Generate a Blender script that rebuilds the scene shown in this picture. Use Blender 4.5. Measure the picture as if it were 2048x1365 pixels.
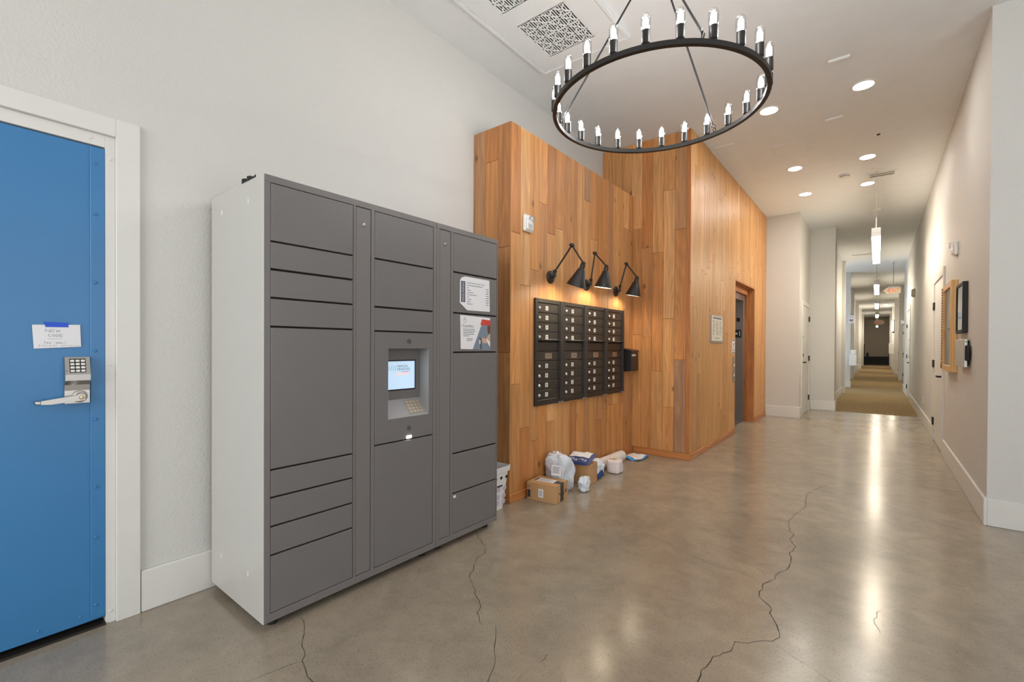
import bpy, bmesh, math, random
from mathutils import Vector, Matrix, noise
random.seed(7)
for o in list(bpy.data.objects): bpy.data.objects.remove(o)
S = bpy.context.scene
C = S.collection
PI = math.pi

# ------------------------------------------------------------------ camera
def setup_camera():
    th, ph, ro = math.radians(38.4943), math.radians(.3994), math.radians(.2767)
    r0 = Vector((math.cos(th), math.sin(th), 0))
    f0 = Vector((-math.sin(th) * math.cos(ph), math.cos(th) * math.cos(ph), -math.sin(ph)))
    u0 = r0.cross(f0)
    R = r0 * math.cos(ro) + u0 * math.sin(ro)
    U = u0 * math.cos(ro) - r0 * math.sin(ro)
    cam = bpy.data.cameras.new('camera'); co = bpy.data.objects.new('camera', cam); C.objects.link(co)
    m = Matrix((R, U, -f0)).transposed().to_4x4(); m.translation = Vector((0, 0, 1.23))
    co.matrix_world = m
    cam.sensor_width = 36; cam.lens = 36 * 918.63 / 2048
    cam.shift_y = (700.28 - 682.5) / 2048
    cam.clip_start = .02; cam.clip_end = 200
    S.camera = co
setup_camera()

# ------------------------------------------------------------------ world, daylight, exposure
S.view_settings.view_transform = 'Standard'
S.view_settings.look = 'None'
S.view_settings.gamma = 1
S.view_settings.use_curve_mapping = False
S.view_settings.exposure = 0.11
W = bpy.data.worlds.new('world'); S.world = W; W.use_nodes = True
W.node_tree.nodes['Background'].inputs[0].default_value = (.82, .91, 1, 1)
W.node_tree.nodes['Background'].inputs[1].default_value = 1.0

def area(name, loc, rot, sx, sy, power, col):
    l = bpy.data.lights.new(name, 'AREA'); l.shape = 'RECTANGLE'; l.size = sx; l.size_y = sy
    l.energy = power; l.color = col
    o = bpy.data.objects.new(name, l); C.objects.link(o); o.location = loc; o.rotation_euler = rot
    return o
# added fill at unseen side and rear glazing, tilted up to the ceiling, and the side-hall window
area('added_daylight_side', (3.72, .4, 1.75), (0, PI / 2 + .42, 0), 2.8, 4.6, 82, (1, .99, .97))
area('added_daylight_rear', (-.75, -3.12, 1.75), (-PI / 2 - .42 + PI, 0, 0), 3.4, 2.8, 118, (1, .99, .97))
area('daylight_hall_window', (-2.1, 16.6, 1.7), (0, -PI / 2, 0), 2.2, 1.6, 22, (.72, .86, 1))

# ------------------------------------------------------------------ materials
MC = {}
def srgb(r, g, b):
    f = lambda c: (c / 12.92 if c <= .04045 else ((c + .055) / 1.055) ** 2.4)
    return (f(r / 255), f(g / 255), f(b / 255), 1)
def new_mat(name):
    m = bpy.data.materials.new(name); m.use_nodes = True
    return m, m.node_tree, m.node_tree.nodes['Principled BSDF']
def mat(name, rgb, rough=.5, metal=0, bump=0, bscale=100, var=0, vscale=8, emit=0, spec=.5, emit_rgb=None, trans=0):
    if name in MC: return MC[name]
    m, nt, b = new_mat(name); c = srgb(*rgb)
    b.inputs['Base Color'].default_value = c; b.inputs['Roughness'].default_value = rough
    b.inputs['Metallic'].default_value = metal; b.inputs['Specular IOR Level'].default_value = spec
    if trans: b.inputs['Transmission Weight'].default_value = trans
    tc = nt.nodes.new('ShaderNodeTexCoord')
    n = nt.nodes.new('ShaderNodeTexNoise'); n.inputs['Scale'].default_value = vscale; n.inputs['Detail'].default_value = 4
    nt.links.new(tc.outputs['Object'], n.inputs['Vector'])
    mx = nt.nodes.new('ShaderNodeMixRGB'); mx.blend_type = 'MULTIPLY'; mx.inputs[1].default_value = c
    mx.inputs[0].default_value = 1
    rp = nt.nodes.new('ShaderNodeMapRange'); v = max(var, .015)
    rp.inputs[3].default_value = 1 - v; rp.inputs[4].default_value = 1 + v
    rp.inputs[1].default_value = .3; rp.inputs[2].default_value = .7
    nt.links.new(n.outputs['Fac'], rp.inputs[0]); nt.links.new(rp.outputs[0], mx.inputs[2])
    nt.links.new(mx.outputs[0], b.inputs['Base Color'])
    if emit:
        b.inputs['Emission Color'].default_value = srgb(*(emit_rgb or rgb)); b.inputs['Emission Strength'].default_value = emit
    if bump:
        n2 = nt.nodes.new('ShaderNodeTexNoise'); n2.inputs['Scale'].default_value = bscale; n2.inputs['Detail'].default_value = 3
        nt.links.new(tc.outputs['Object'], n2.inputs['Vector'])
        bp = nt.nodes.new('ShaderNodeBump'); bp.inputs['Strength'].default_value = bump; bp.inputs['Distance'].default_value = .004
        nt.links.new(n2.outputs['Fac'], bp.inputs['Height']); nt.links.new(bp.outputs[0], b.inputs['Normal'])
    MC[name] = m; return m
def wood(name, axis=2, stops=None):
    if name in MC: return MC[name]
    m, nt, b = new_mat(name); N = nt.nodes.new; L = nt.links.new
    tc = N('ShaderNodeTexCoord'); oi = N('ShaderNodeObjectInfo')
    ofs = N('ShaderNodeVectorMath'); ofs.operation = 'SCALE'; ofs.inputs[0].default_value = (37, 71, 53)
    L(oi.outputs['Random'], ofs.inputs['Scale'])
    ad = N('ShaderNodeVectorMath'); L(tc.outputs['Object'], ad.inputs[0]); L(ofs.outputs[0], ad.inputs[1])
    def nz(sc, scl, det, dist=0):
        mp = N('ShaderNodeMapping'); s = [sc] * 3; s[axis] = scl; mp.inputs['Scale'].default_value = s
        L(ad.outputs[0], mp.inputs[0]); n = N('ShaderNodeTexNoise'); n.inputs['Scale'].default_value = 1
        n.inputs['Detail'].default_value = det; n.inputs['Distortion'].default_value = dist
        L(mp.outputs[0], n.inputs['Vector']); return n
    low = nz(6, .55, 2, .3); fine = nz(150, 3.0, 3); mid = nz(22, 1.0, 4)
    sn = N('ShaderNodeMath'); sn.operation = 'MULTIPLY'; sn.inputs[1].default_value = 75; L(low.outputs['Fac'], sn.inputs[0])
    si = N('ShaderNodeMath'); si.operation = 'SINE'; L(sn.outputs[0], si.inputs[0])
    rp = N('ShaderNodeMapRange'); rp.inputs[1].default_value = -1; rp.inputs[2].default_value = 1
    rp.inputs[3].default_value = .88; rp.inputs[4].default_value = 1.06; L(si.outputs[0], rp.inputs[0])
    ramp = N('ShaderNodeValToRGB'); L(oi.outputs['Random'], ramp.inputs[0]); cr = ramp.color_ramp
    stops = stops or [(0, (166, 104, 62)), (.15, (198, 140, 90)), (.3, (182, 112, 64)), (.45, (208, 152, 104)), (.58, (186, 120, 70)),
                      (.7, (170, 118, 80)), (.8, (200, 134, 80)), (.9, (154, 112, 86)), (.95, (192, 124, 72)), (1, (204, 146, 98))]
    cr.elements[0].position = 0; cr.elements[0].color = srgb(*stops[0][1])
    cr.elements[1].position = 1; cr.elements[1].color = srgb(*stops[-1][1])
    for p, c in stops[1:-1]: e = cr.elements.new(p); e.color = srgb(*c)
    mpr = N('ShaderNodeMapRange'); mpr.inputs[1].default_value = .3; mpr.inputs[2].default_value = .7
    mpr.inputs[3].default_value = .80; mpr.inputs[4].default_value = 1.16; L(mid.outputs['Fac'], mpr.inputs[0])
    fr = N('ShaderNodeMapRange'); fr.inputs[1].default_value = .3; fr.inputs[2].default_value = .7
    fr.inputs[3].default_value = .87; fr.inputs[4].default_value = 1.08; L(fine.outputs['Fac'], fr.inputs[0])
    m1 = N('ShaderNodeMath'); m1.operation = 'MULTIPLY'; L(rp.outputs[0], m1.inputs[0]); L(mpr.outputs[0], m1.inputs[1])
    m2 = N('ShaderNodeMath'); m2.operation = 'MULTIPLY'; L(m1.outputs[0], m2.inputs[0]); L(fr.outputs[0], m2.inputs[1])
    # knots
    sp = N('ShaderNodeSeparateXYZ'); L(ad.outputs[0], sp.inputs[0])
    sm = N('ShaderNodeMath'); L(sp.outputs[0], sm.inputs[0]); L(sp.outputs[1], sm.inputs[1])
    cb = N('ShaderNodeCombineXYZ'); k1 = N('ShaderNodeMath'); k1.operation = 'MULTIPLY'; k1.inputs[1].default_value = 1.9
    L(sm.outputs[0], k1.inputs[0]); L(k1.outputs[0], cb.inputs[0])
    k2 = N('ShaderNodeMath'); k2.operation = 'MULTIPLY'; k2.inputs[1].default_value = 1.1; L(sp.outputs[2], k2.inputs[0]); L(k2.outputs[0], cb.inputs[1])
    vo = N('ShaderNodeTexVoronoi'); vo.voronoi_dimensions = '2D'; vo.inputs['Scale'].default_value = 1; L(cb.outputs[0], vo.inputs['Vector'])
    kr = N('ShaderNodeMapRange'); kr.inputs[1].default_value = .012; kr.inputs[2].default_value = .045
    kr.inputs[3].default_value = .38; kr.inputs[4].default_value = 1; L(vo.outputs['Distance'], kr.inputs[0])
    m3 = N('ShaderNodeMath'); m3.operation = 'MULTIPLY'; L(m2.outputs[0], m3.inputs[0]); L(kr.outputs[0], m3.inputs[1])
    mx = N('ShaderNodeMixRGB'); mx.blend_type = 'MULTIPLY'; mx.inputs[0].default_value = 1
    L(ramp.outputs[0], mx.inputs[1]); L(m3.outputs[0], mx.inputs[2])
    hs = N('ShaderNodeHueSaturation'); hs.inputs['Saturation'].default_value = 1.0; hs.inputs['Hue'].default_value = .508; hs.inputs['Value'].default_value = 1.08; L(mx.outputs[0], hs.inputs['Color'])
    L(hs.outputs[0], b.inputs['Base Color'])
    b.inputs['Roughness'].default_value = .42
    bp = N('ShaderNodeBump'); bp.inputs['Strength'].default_value = .12; bp.inputs['Distance'].default_value = .003
    L(m2.outputs[0], bp.inputs['Height']); L(bp.outputs[0], b.inputs['Normal'])
    MC[name] = m; return m
def concrete():
    m, nt, b = new_mat('polished_concrete'); N = nt.nodes.new; L = nt.links.new
    tc = N('ShaderNodeTexCoord')
    def nz(sc, det, dist=0, rgh=.5):
        n = N('ShaderNodeTexNoise'); n.inputs['Scale'].default_value = sc; n.inputs['Detail'].default_value = det
        n.inputs['Distortion'].default_value = dist; n.inputs['Roughness'].default_value = rgh
        L(tc.outputs['Object'], n.inputs['Vector']); return n
    a = nz(1.5, 6, .8, .6); c = nz(125, 3, 0, .6); d = nz(9, 5, .5)
    r1 = N('ShaderNodeValToRGB'); e = r1.color_ramp.elements
    e[0].position = .3; e[0].color = srgb(141, 130, 115); e[1].position = .7; e[1].color = srgb(160, 148, 130)
    L(a.outputs['Fac'], r1.inputs[0])
    def rg(n, lo, hi, o0, o1):
        r = N('ShaderNodeMapRange'); r.inputs[1].default_value = lo; r.inputs[2].default_value = hi
        r.inputs[3].default_value = o0; r.inputs[4].default_value = o1; L(n.outputs['Fac'], r.inputs[0]); return r
    s = rg(c, .28, .46, .70, 1.02); dd = rg(d, .3, .7, .90, 1.09)
    m1 = N('ShaderNodeMath'); m1.operation = 'MULTIPLY'; L(s.outputs[0], m1.inputs[0]); L(dd.outputs[0], m1.inputs[1])
    mx = N('ShaderNodeMixRGB'); mx.blend_type = 'MULTIPLY'; mx.inputs[0].default_value = 1
    L(r1.outputs[0], mx.inputs[1]); L(m1.outputs[0], mx.inputs[2]); L(mx.outputs[0], b.inputs['Base Color'])
    ro = rg(a, .3, .7, .18, .22); L(ro.outputs[0], b.inputs['Roughness'])
    b.inputs['IOR'].default_value = 1.62
    return m
def carpet_mat():
    m, nt, b = new_mat('carpet'); N = nt.nodes.new; L = nt.links.new
    tc = N('ShaderNodeTexCoord'); mp = N('ShaderNodeMapping'); mp.inputs['Scale'].default_value = (60, 9, 1)
    L(tc.outputs['Object'], mp.inputs[0]); n = N('ShaderNodeTexNoise'); n.inputs['Scale'].default_value = 1; n.inputs['Detail'].default_value = 4
    L(mp.outputs[0], n.inputs['Vector']); r = N('ShaderNodeValToRGB'); e = r.color_ramp.elements
    e[0].position = .3; e[0].color = srgb(122, 102, 74); e[1].position = .7; e[1].color = srgb(172, 149, 110)
    L(n.outputs['Fac'], r.inputs[0]); L(r.outputs[0], b.inputs['Base Color']); b.inputs['Roughness'].default_value = .95
    b.inputs['Specular IOR Level'].default_value = .1
    bp = N('ShaderNodeBump'); bp.inputs['Strength'].default_value = .6; bp.inputs['Distance'].default_value = .004
    L(n.outputs['Fac'], bp.inputs['Height']); L(bp.outputs[0], b.inputs['Normal'])
    return m
def glass_mat(name, tint=(1, 1, 1), gl=.12):
    if name in MC: return MC[name]
    m = bpy.data.materials.new(name); m.use_nodes = True; nt = m.node_tree
    for n in list(nt.nodes):
        if n.type == 'BSDF_PRINCIPLED': nt.nodes.remove(n)
    out = nt.nodes['Material Output']; t = nt.nodes.new('ShaderNodeBsdfTransparent'); g = nt.nodes.new('ShaderNodeBsdfGlossy')
    t.inputs[0].default_value = (*tint, 1); g.inputs['Roughness'].default_value = .05
    lw = nt.nodes.new('ShaderNodeLayerWeight'); lw.inputs[0].default_value = .25
    mr = nt.nodes.new('ShaderNodeMapRange'); mr.inputs[3].default_value = gl * .4; mr.inputs[4].default_value = min(1, gl * 4)
    nt.links.new(lw.outputs['Facing'], mr.inputs[0])
    mx = nt.nodes.new('ShaderNodeMixShader'); nt.links.new(mr.outputs[0], mx.inputs[0])
    nt.links.new(t.outputs[0], mx.inputs[1]); nt.links.new(g.outputs[0], mx.inputs[2]); nt.links.new(mx.outputs[0], out.inputs[0])
    MC[name] = m; return m

WALL = mat('wall_paint', (205, 204, 200), .7, bump=.6, bscale=105, var=.015, vscale=1)
CEIL = mat('ceiling_paint', (226, 228, 228), .8, bump=.1, bscale=120)
TRIM = mat('trim_paint', (215, 214, 210), .42)
DARKWALL = mat('taupe_wall_paint', (196, 182, 162), .8)
WOODV = wood('fir_plank', 2)
WOODS = wood('fir_plank_downlit', 2, [(0, (192, 132, 78)), (.3, (202, 145, 90)), (.6, (188, 128, 76)), (.8, (206, 152, 100)), (.93, (178, 122, 80)), (1, (198, 140, 86))])  # golden stops put the downlights' warm light into the plank colour
WOODY = wood('fir_trim_y', 1, [(0, (172, 104, 60)), (1, (186, 116, 70))])
WOODX = wood('fir_trim_x', 0, [(0, (172, 104, 60)), (1, (186, 116, 70))])
WOODJ = wood('fir_jamb', 2, [(0, (170, 100, 56)), (1, (186, 114, 66))])
BLACK = mat('black_metal', (30, 28, 27), .42, var=.05)
BLACKM = mat('matte_black', (22, 22, 23), .6)
GAP = mat('shadow_gap_black', (14, 14, 15), .8)
BLUE = mat('blue_door_paint', (52, 118, 172), .38, bump=.06, bscale=60, var=.03, vscale=3)
STEEL = mat('brushed_steel', (176, 172, 168), .32, metal=1, bump=.05, bscale=200)
SATIN = mat('satin_chrome', (176, 172, 168), .34, metal=1)
LOCKG = mat('locker_grey', (110, 107, 107), .36, bump=.05, bscale=350, var=.015)
LOCKF = mat('locker_frame_grey', (114, 110, 109), .36, bump=.05, bscale=350)
LOCKS = mat('locker_side_grey', (191, 189, 183), .3)
WHITE = mat('white_plastic', (228, 227, 223), .4)
PAPER = mat('paper', (226, 226, 230), .8)
INK = mat('ink', (46, 46, 50), .8)
INKG = mat('ink_grey', (128, 128, 134), .8)
CARD = mat('cardboard', (182, 142, 100), .85, bump=.1, bscale=60, var=.04, vscale=12)
RED = mat('red_print', (206, 62, 54), .6)
NAVY = mat('navy_print', (36, 58, 112), .45)
POLY = mat('white_polybag', (214, 220, 230), .35, bump=.5, bscale=22, spec=.5)
GLASS = glass_mat('clear_glass')

# ------------------------------------------------------------------ mesh helpers
WL = {}
def wloc(o): return WL.get(o, Vector((0, 0, 0)))
class MB:
    def __init__(s): s.v = []; s.f = []; s.m = []; s.sm = []; s.M = Matrix.Identity(4)
    def add(s, vs, fs, mi=0, smooth=False):
        n = len(s.v); s.v += [s.M @ Vector(v) for v in vs]
        for f in fs: s.f.append([i + n for i in f]); s.m.append(mi); s.sm.append(smooth)
        return s
    def box(s, lo, hi, bev=0, mi=0):
        lo, hi = Vector([min(a, b) for a, b in zip(lo, hi)]), Vector([max(a, b) for a, b in zip(lo, hi)])
        if not bev:
            x0, y0, z0 = lo; x1, y1, z1 = hi
            vs = [(x0, y0, z0), (x1, y0, z0), (x1, y1, z0), (x0, y1, z0), (x0, y0, z1), (x1, y0, z1), (x1, y1, z1), (x0, y1, z1)]
            return s.add(vs, [(3, 2, 1, 0), (4, 5, 6, 7), (0, 1, 5, 4), (1, 2, 6, 5), (2, 3, 7, 6), (3, 0, 4, 7)], mi)
        bev = min(bev, .49 * min(hi - lo)); vs = []; ix = {}
        for i in (0, 1):
            for j in (0, 1):
                for k in (0, 1):
                    c = [(lo, hi)[i][0], (lo, hi)[j][1], (lo, hi)[k][2]]
                    d = [bev if i == 0 else -bev, bev if j == 0 else -bev, bev if k == 0 else -bev]
                    for a in range(3):   # vertex on the face normal to axis a
                        p = [c[t] + (0 if t == a else d[t]) for t in range(3)]
                        ix[i, j, k, a] = len(vs); vs.append(p)
        fs = []
        def q(*ids): fs.append([ix[t] for t in ids])
        for e in (0, 1):
            q(*[(e, *t, 0) for t in ((0, 0), (1, 0), (1, 1), (0, 1))])
            q(*[(t[0], e, t[1], 1) for t in ((0, 0), (1, 0), (1, 1), (0, 1))])
            q(*[(*t, e, 2) for t in ((0, 0), (1, 0), (1, 1), (0, 1))])
        for a in (0, 1):
            for b_ in (0, 1):
                q((0, a, b_, 1), (1, a, b_, 1), (1, a, b_, 2), (0, a, b_, 2))
                q((a, 0, b_, 0), (a, 1, b_, 0), (a, 1, b_, 2), (a, 0, b_, 2))
                q((a, b_, 0, 0), (a, b_, 1, 0), (a, b_, 1, 1), (a, b_, 0, 1))
        for i in (0, 1):
            for j in (0, 1):
                for k in (0, 1): q((i, j, k, 0), (i, j, k, 1), (i, j, k, 2))
        return s.add(vs, fs, mi)
    def lathe(s, prof, o=(0, 0, 0), ax=(0, 0, 1), n=24, mi=0, smooth=True, caps=True):
        z = Vector(ax).normalized(); x = z.orthogonal().normalized(); y = z.cross(x); o = Vector(o); vs = []; fs = []
        for r, h in prof:
            for i in range(n):
                a = 2 * PI * i / n; vs.append(o + z * h + (x * math.cos(a) + y * math.sin(a)) * max(r, 1e-5))
        for k in range(len(prof) - 1):
            for i in range(n):
                j = (i + 1) % n; fs.append((k * n + i, k * n + j, (k + 1) * n + j, (k + 1) * n + i))
        s.add(vs, fs, mi, smooth)
        if caps:
            for k in (0, len(prof) - 1):
                if prof[k][0] > 1e-4: s.add(vs[k * n:(k + 1) * n], [tuple(range(n))], mi)
        return s
    def cyl(s, a, b, r, n=16, mi=0, r2=None):
        a = Vector(a); b = Vector(b)
        return s.lathe([(r, 0), (r if r2 is None else r2, (b - a).length)], a, b - a, n, mi)
    def ball(s, c, r, n=14, mi=0, sq=1):
        return s.lathe([(r * math.sin(PI * k / 8), -r * sq * math.cos(PI * k / 8)) for k in range(9)], c, (0, 0, 1), n, mi, caps=False)
    def torus(s, c, R, r, ax=(0, 0, 1), n=32, m=10, mi=0):
        z = Vector(ax).normalized(); x = z.orthogonal().normalized(); y = z.cross(x); c = Vector(c); vs = []; fs = []
        for i in range(n):
            a = 2 * PI * i / n; d = x * math.cos(a) + y * math.sin(a)
            for j in range(m):
                b_ = 2 * PI * j / m; vs.append(c + d * (R + r * math.cos(b_)) + z * r * math.sin(b_))
        for i in range(n):
            for j in range(m):
                fs.append((i * m + j, ((i + 1) % n) * m + j, ((i + 1) % n) * m + (j + 1) % m, i * m + (j + 1) % m))
        return s.add(vs, fs, mi, True)
    def prism(s, pts, d, mi=0, smooth=False):     # planar polygon (3D points) pushed along vector d
        n = len(pts); pts = [Vector(p) for p in pts]; d = Vector(d); vs = pts + [p + d for p in pts]
        fs = [tuple(range(n))[::-1], tuple(range(n, 2 * n))] + [(i, (i + 1) % n, n + (i + 1) % n, n + i) for i in range(n)]
        return s.add(vs, fs, mi)
    def build(s, name, mats, parent=None, smooth=None, piece=False):
        mats = mats if isinstance(mats, (list, tuple)) else [mats]
        lo = Vector([min(v[i] for v in s.v) for i in range(3)]); hi = Vector([max(v[i] for v in s.v) for i in range(3)])
        c = (lo + hi) / 2
        me = bpy.data.meshes.new(name); me.from_pydata([v - c for v in s.v], [], s.f)
        for m in mats: me.materials.append(m)
        for p, mi, sm in zip(me.polygons, s.m, s.sm): p.material_index = mi; p.use_smooth = sm
        bm = bmesh.new(); bm.from_mesh(me); bmesh.ops.recalc_face_normals(bm, faces=bm.faces); bm.to_mesh(me); bm.free()
        if any(s.sm): me.set_sharp_from_angle(angle=math.radians(40))
        o = bpy.data.objects.new(name, me); C.objects.link(o)
        o.parent = parent; o.location = c - wloc(parent); WL[o] = c
        return o
def box(name, lo, hi, m, parent=None, bev=0): return MB().box(lo, hi, bev).build(name, m, parent)
def tag(o, label, cat, group=None):
    o['label'] = label; o['category'] = cat
    if group: o['group'] = group
    return o
def thing(name, label, cat, loc, group=None):
    o = bpy.data.objects.new(name, None); C.objects.link(o); o.location = loc; WL[o] = Vector(loc); o.empty_display_size = .05
    return tag(o, label, cat, group)
def struct(o): o['kind'] = 'structure'; return o
def sgroup(name, loc):
    o = bpy.data.objects.new(name, None); C.objects.link(o); o.location = loc; WL[o] = Vector(loc); o['kind'] = 'structure'; return o
def copy_tree(o, d, parent=None):
    c = o.copy(); C.objects.link(c); c.parent = parent
    if parent is None: c.location = o.location + Vector(d)
    for ch in o.children: copy_tree(ch, d, c)
    return c
AX = {'+X': (Vector((0, 1, 0)), Vector((1, 0, 0))), '-Y': (Vector((1, 0, 0)), Vector((0, -1, 0))), '-X': (Vector((0, -1, 0)), Vector((-1, 0, 0)))}
def text(s, size, pos, face, m, parent, align='CENTER', name='lettering', up=None, right=None, normal=None, sx=1.0, gap=1.0):
    cu = bpy.data.curves.new('t', 'FONT'); cu.body = s; cu.size = size; cu.align_x = align; cu.align_y = 'CENTER'; cu.space_character = gap
    ob = bpy.data.objects.new('t', cu); C.objects.link(ob)
    dg = bpy.context.evaluated_depsgraph_get(); me = bpy.data.meshes.new_from_object(ob.evaluated_get(dg))
    bpy.data.objects.remove(ob)
    r, n = AX[face] if face else (Vector(right), Vector(normal))
    u = Vector(up) if up else n.cross(r)
    p = Vector(pos)
    for v in me.vertices: v.co = p + r * v.co.x * sx + u * v.co.y + n * .0006 - wloc(parent) * 1.0
    me.materials.clear(); me.materials.append(m); me.name = name
    o = bpy.data.objects.new(name, me); C.objects.link(o); o.parent = parent; WL[o] = wloc(parent)
    return o

# ------------------------------------------------------------------ setting
XW, X1, X2, YA, YB, ZC, Z1 = -2.65, -2.248, -1.591, 2.804, 5.10, 3.607, 2.995
XR, YR, YF, XS, YT, XT = .606, 4.57, 9.42, -1.07, 10.98, -.655
PT = .014          # plank thickness
fl = struct(box('floor', (-2.9, -3.3, -.1), (3.9, 11.0, 0), concrete()))
struct(box('floor_carpet', (-2.4, 11.0, -.1), (2.2, 52, .006), carpet_mat()))
struct(box('ceiling', (-2.9, -3.3, ZC), (3.9, 52, ZC + .15), CEIL))
# left wall with the blue door's opening
b = MB(); b.box((XW - .2, -3.3, 0), (XW, -.55, ZC)); b.box((XW - .2, .50, 0), (XW, YB + .1, ZC)); b.box((XW - .2, -.55, 2.145), (XW, .50, ZC))
struct(b.build('wall_left', WALL))
struct(box('wall_right', (XR, YR, 0), (XR + .2, 17.6, ZC), WALL))
struct(box('wall_right_return', (XR + .2, YR, 0), (3.9, YR + .2, ZC), WALL))
struct(box('wall_corridor_right', (.76, 17.6, 0), (.96, 50, ZC), WALL))
b = MB(); b.box((3.8, -3.3, 0), (4.0, -1.95, ZC)); b.box((3.8, 2.75, 0), (4.0, YR, ZC)); b.box((3.8, -1.95, 3.15), (4.0, 2.75, ZC)); b.box((3.8, -1.95, 0), (4.0, 2.75, .3))
struct(b.build('wall_side', WALL))
b = MB(); b.box((-2.9, -3.4, 0), (-2.45, -3.2, ZC)); b.box((.95, -3.4, 0), (4.0, -3.2, ZC)); b.box((-2.45, -3.4, 3.15), (.95, -3.2, ZC)); b.box((-2.45, -3.4, 0), (.95, -3.2, .3))
struct(b.build('wall_back', WALL))
def window(n, lo, hi, ax):
    r = sgroup('window_%d' % n, lo); f = MB(); a, z0, z1 = ax, lo[2], hi[2]
    t0, t1 = lo[a], hi[a]; o = 1 - a; d0, d1 = lo[o], hi[o]
    def bb(u0, u1, w0, w1, e=0):
        p = [0, 0, w0]; q = [0, 0, w1]; p[a] = u0; q[a] = u1; p[o] = d0 + e; q[o] = d1 - e; return p, q
    for k in range(5):
        u = t0 + (t1 - t0 - .06) * k / 4; f.box(*bb(u, u + .06, z0, z1))
    for k in range(3):
        w = z0 + (z1 - z0 - .06) * k / 2; f.box(*bb(t0, t1, w, w + .06))
    f.build('window_frame', BLACKM, r)
    for k in range(4):
        for j in range(2):
            u = t0 + (t1 - t0 - .06) * k / 4 + .06; u1 = t0 + (t1 - t0 - .06) * (k + 1) / 4; w = z0 + (z1 - z0 - .06) * j / 2 + .06; w1 = z0 + (z1 - z0 - .06) * (j + 1) / 2
            MB().box(*bb(u, u1, w, w1, .028)).build('pane', GLASS, r)
window(1, (3.86, -1.95, .3), (3.94, 2.75, 3.15), 1)  # both lobby windows are out of view, added to go with the fill lights
window(2, (-2.45, -3.34, .3), (.95, -3.26, 3.15), 0)
# corridor, left side: white blocks stepping in, alcove with the side-hall window, piers
struct(box('wall_corridor_block', (-2.6, YF, 0), (XS, YT - .001, ZC), WALL))
struct(box('wall_corridor_pier', (-2.6, YT, 0), (XT, YT + .35, ZC), WALL))
struct(box('wall_corridor_left', (-1.0, YT + .35, 0), (-.765, 15.40, ZC), WALL))
b = MB(); b.box((-2.3, 15.38, 0), (-.69, 15.58, ZC)); b.box((-2.3, 17.8, 0), (-.66, 18.0, ZC)); b.box((-2.3, 15.58, 0), (-2.2, 15.8, ZC)); b.box((-2.3, 17.4, 0), (-2.2, 17.8, ZC)); b.box((-2.3, 15.8, 2.9), (-2.2, 17.4, ZC)); b.box((-2.3, 15.8, 0), (-2.2, 17.4, .6))
struct(b.build('wall_hall_alcove', WALL))
struct(box('wall_corridor_far', (-1.1, 18.0, 0), (-.86, 50, ZC), WALL))
for k, y in enumerate((22.9, 28.5, 34.0, 40.0)):
    struct(box('wall_pier', (-.86, y, 0), (-.74, y + .4, ZC), WALL))
    struct(box('wall_pier', (.64, y, 0), (.76, y + .4, ZC), WALL))
struct(box('wall_end', (-1.2, 45.0, 0), (1.2, 45.2, ZC), DARKWALL))
# baseboards
BH = .19
def bb(name, lo, hi): return struct(MB().box(lo, hi, .004).build(name, TRIM))
bb('baseboard_left', (XW, .588, 0), (XW + .018, 2.80, BH))
bb('baseboard_right', (XR - .018, YR - .018, 0), (XR, 7.19, BH)); bb('baseboard_right', (XR - .018, 8.5, 0), (XR, 14.1, BH)); bb('baseboard_right', (XR - .018, 16.3, 0), (XR, 17.6, BH))
bb('baseboard_return', (XR, YR - .018, 0), (3.8, YR, BH))
bb('baseboard_block', (X2 + .002, YF - .018, 0), (XS + .018, YF, BH)); bb('baseboard_block', (XS, YF, 0), (XS + .018, 9.66, BH)); bb('baseboard_block', (XS, 10.88, 0), (XS + .018, YT - .02, BH))
bb('baseboard_pier', (XS + .02, YT - .018, 0), (XT + .018, YT, BH)); bb('baseboard_pier', (XT, YT, .006), (XT + .018, YT + .35, BH))
bb('baseboard_corridor', (-.765, YT + .35, .006), (-.747, 15.36, BH)); bb('baseboard_corridor', (-.765, 15.36, .006), (-.672, 15.38, BH)); bb('baseboard_corridor', (-.69, 15.38, .006), (-.672, 15.58, BH))
bb('baseboard_corridor', (-.9, 17.78, .006), (-.642, 17.8, BH)); bb('baseboard_corridor', (-.86, 18.0, .006), (-.842, 48, BH)); bb('baseboard_corridor', (.742, 17.6, .006), (.76, 48, BH))

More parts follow.
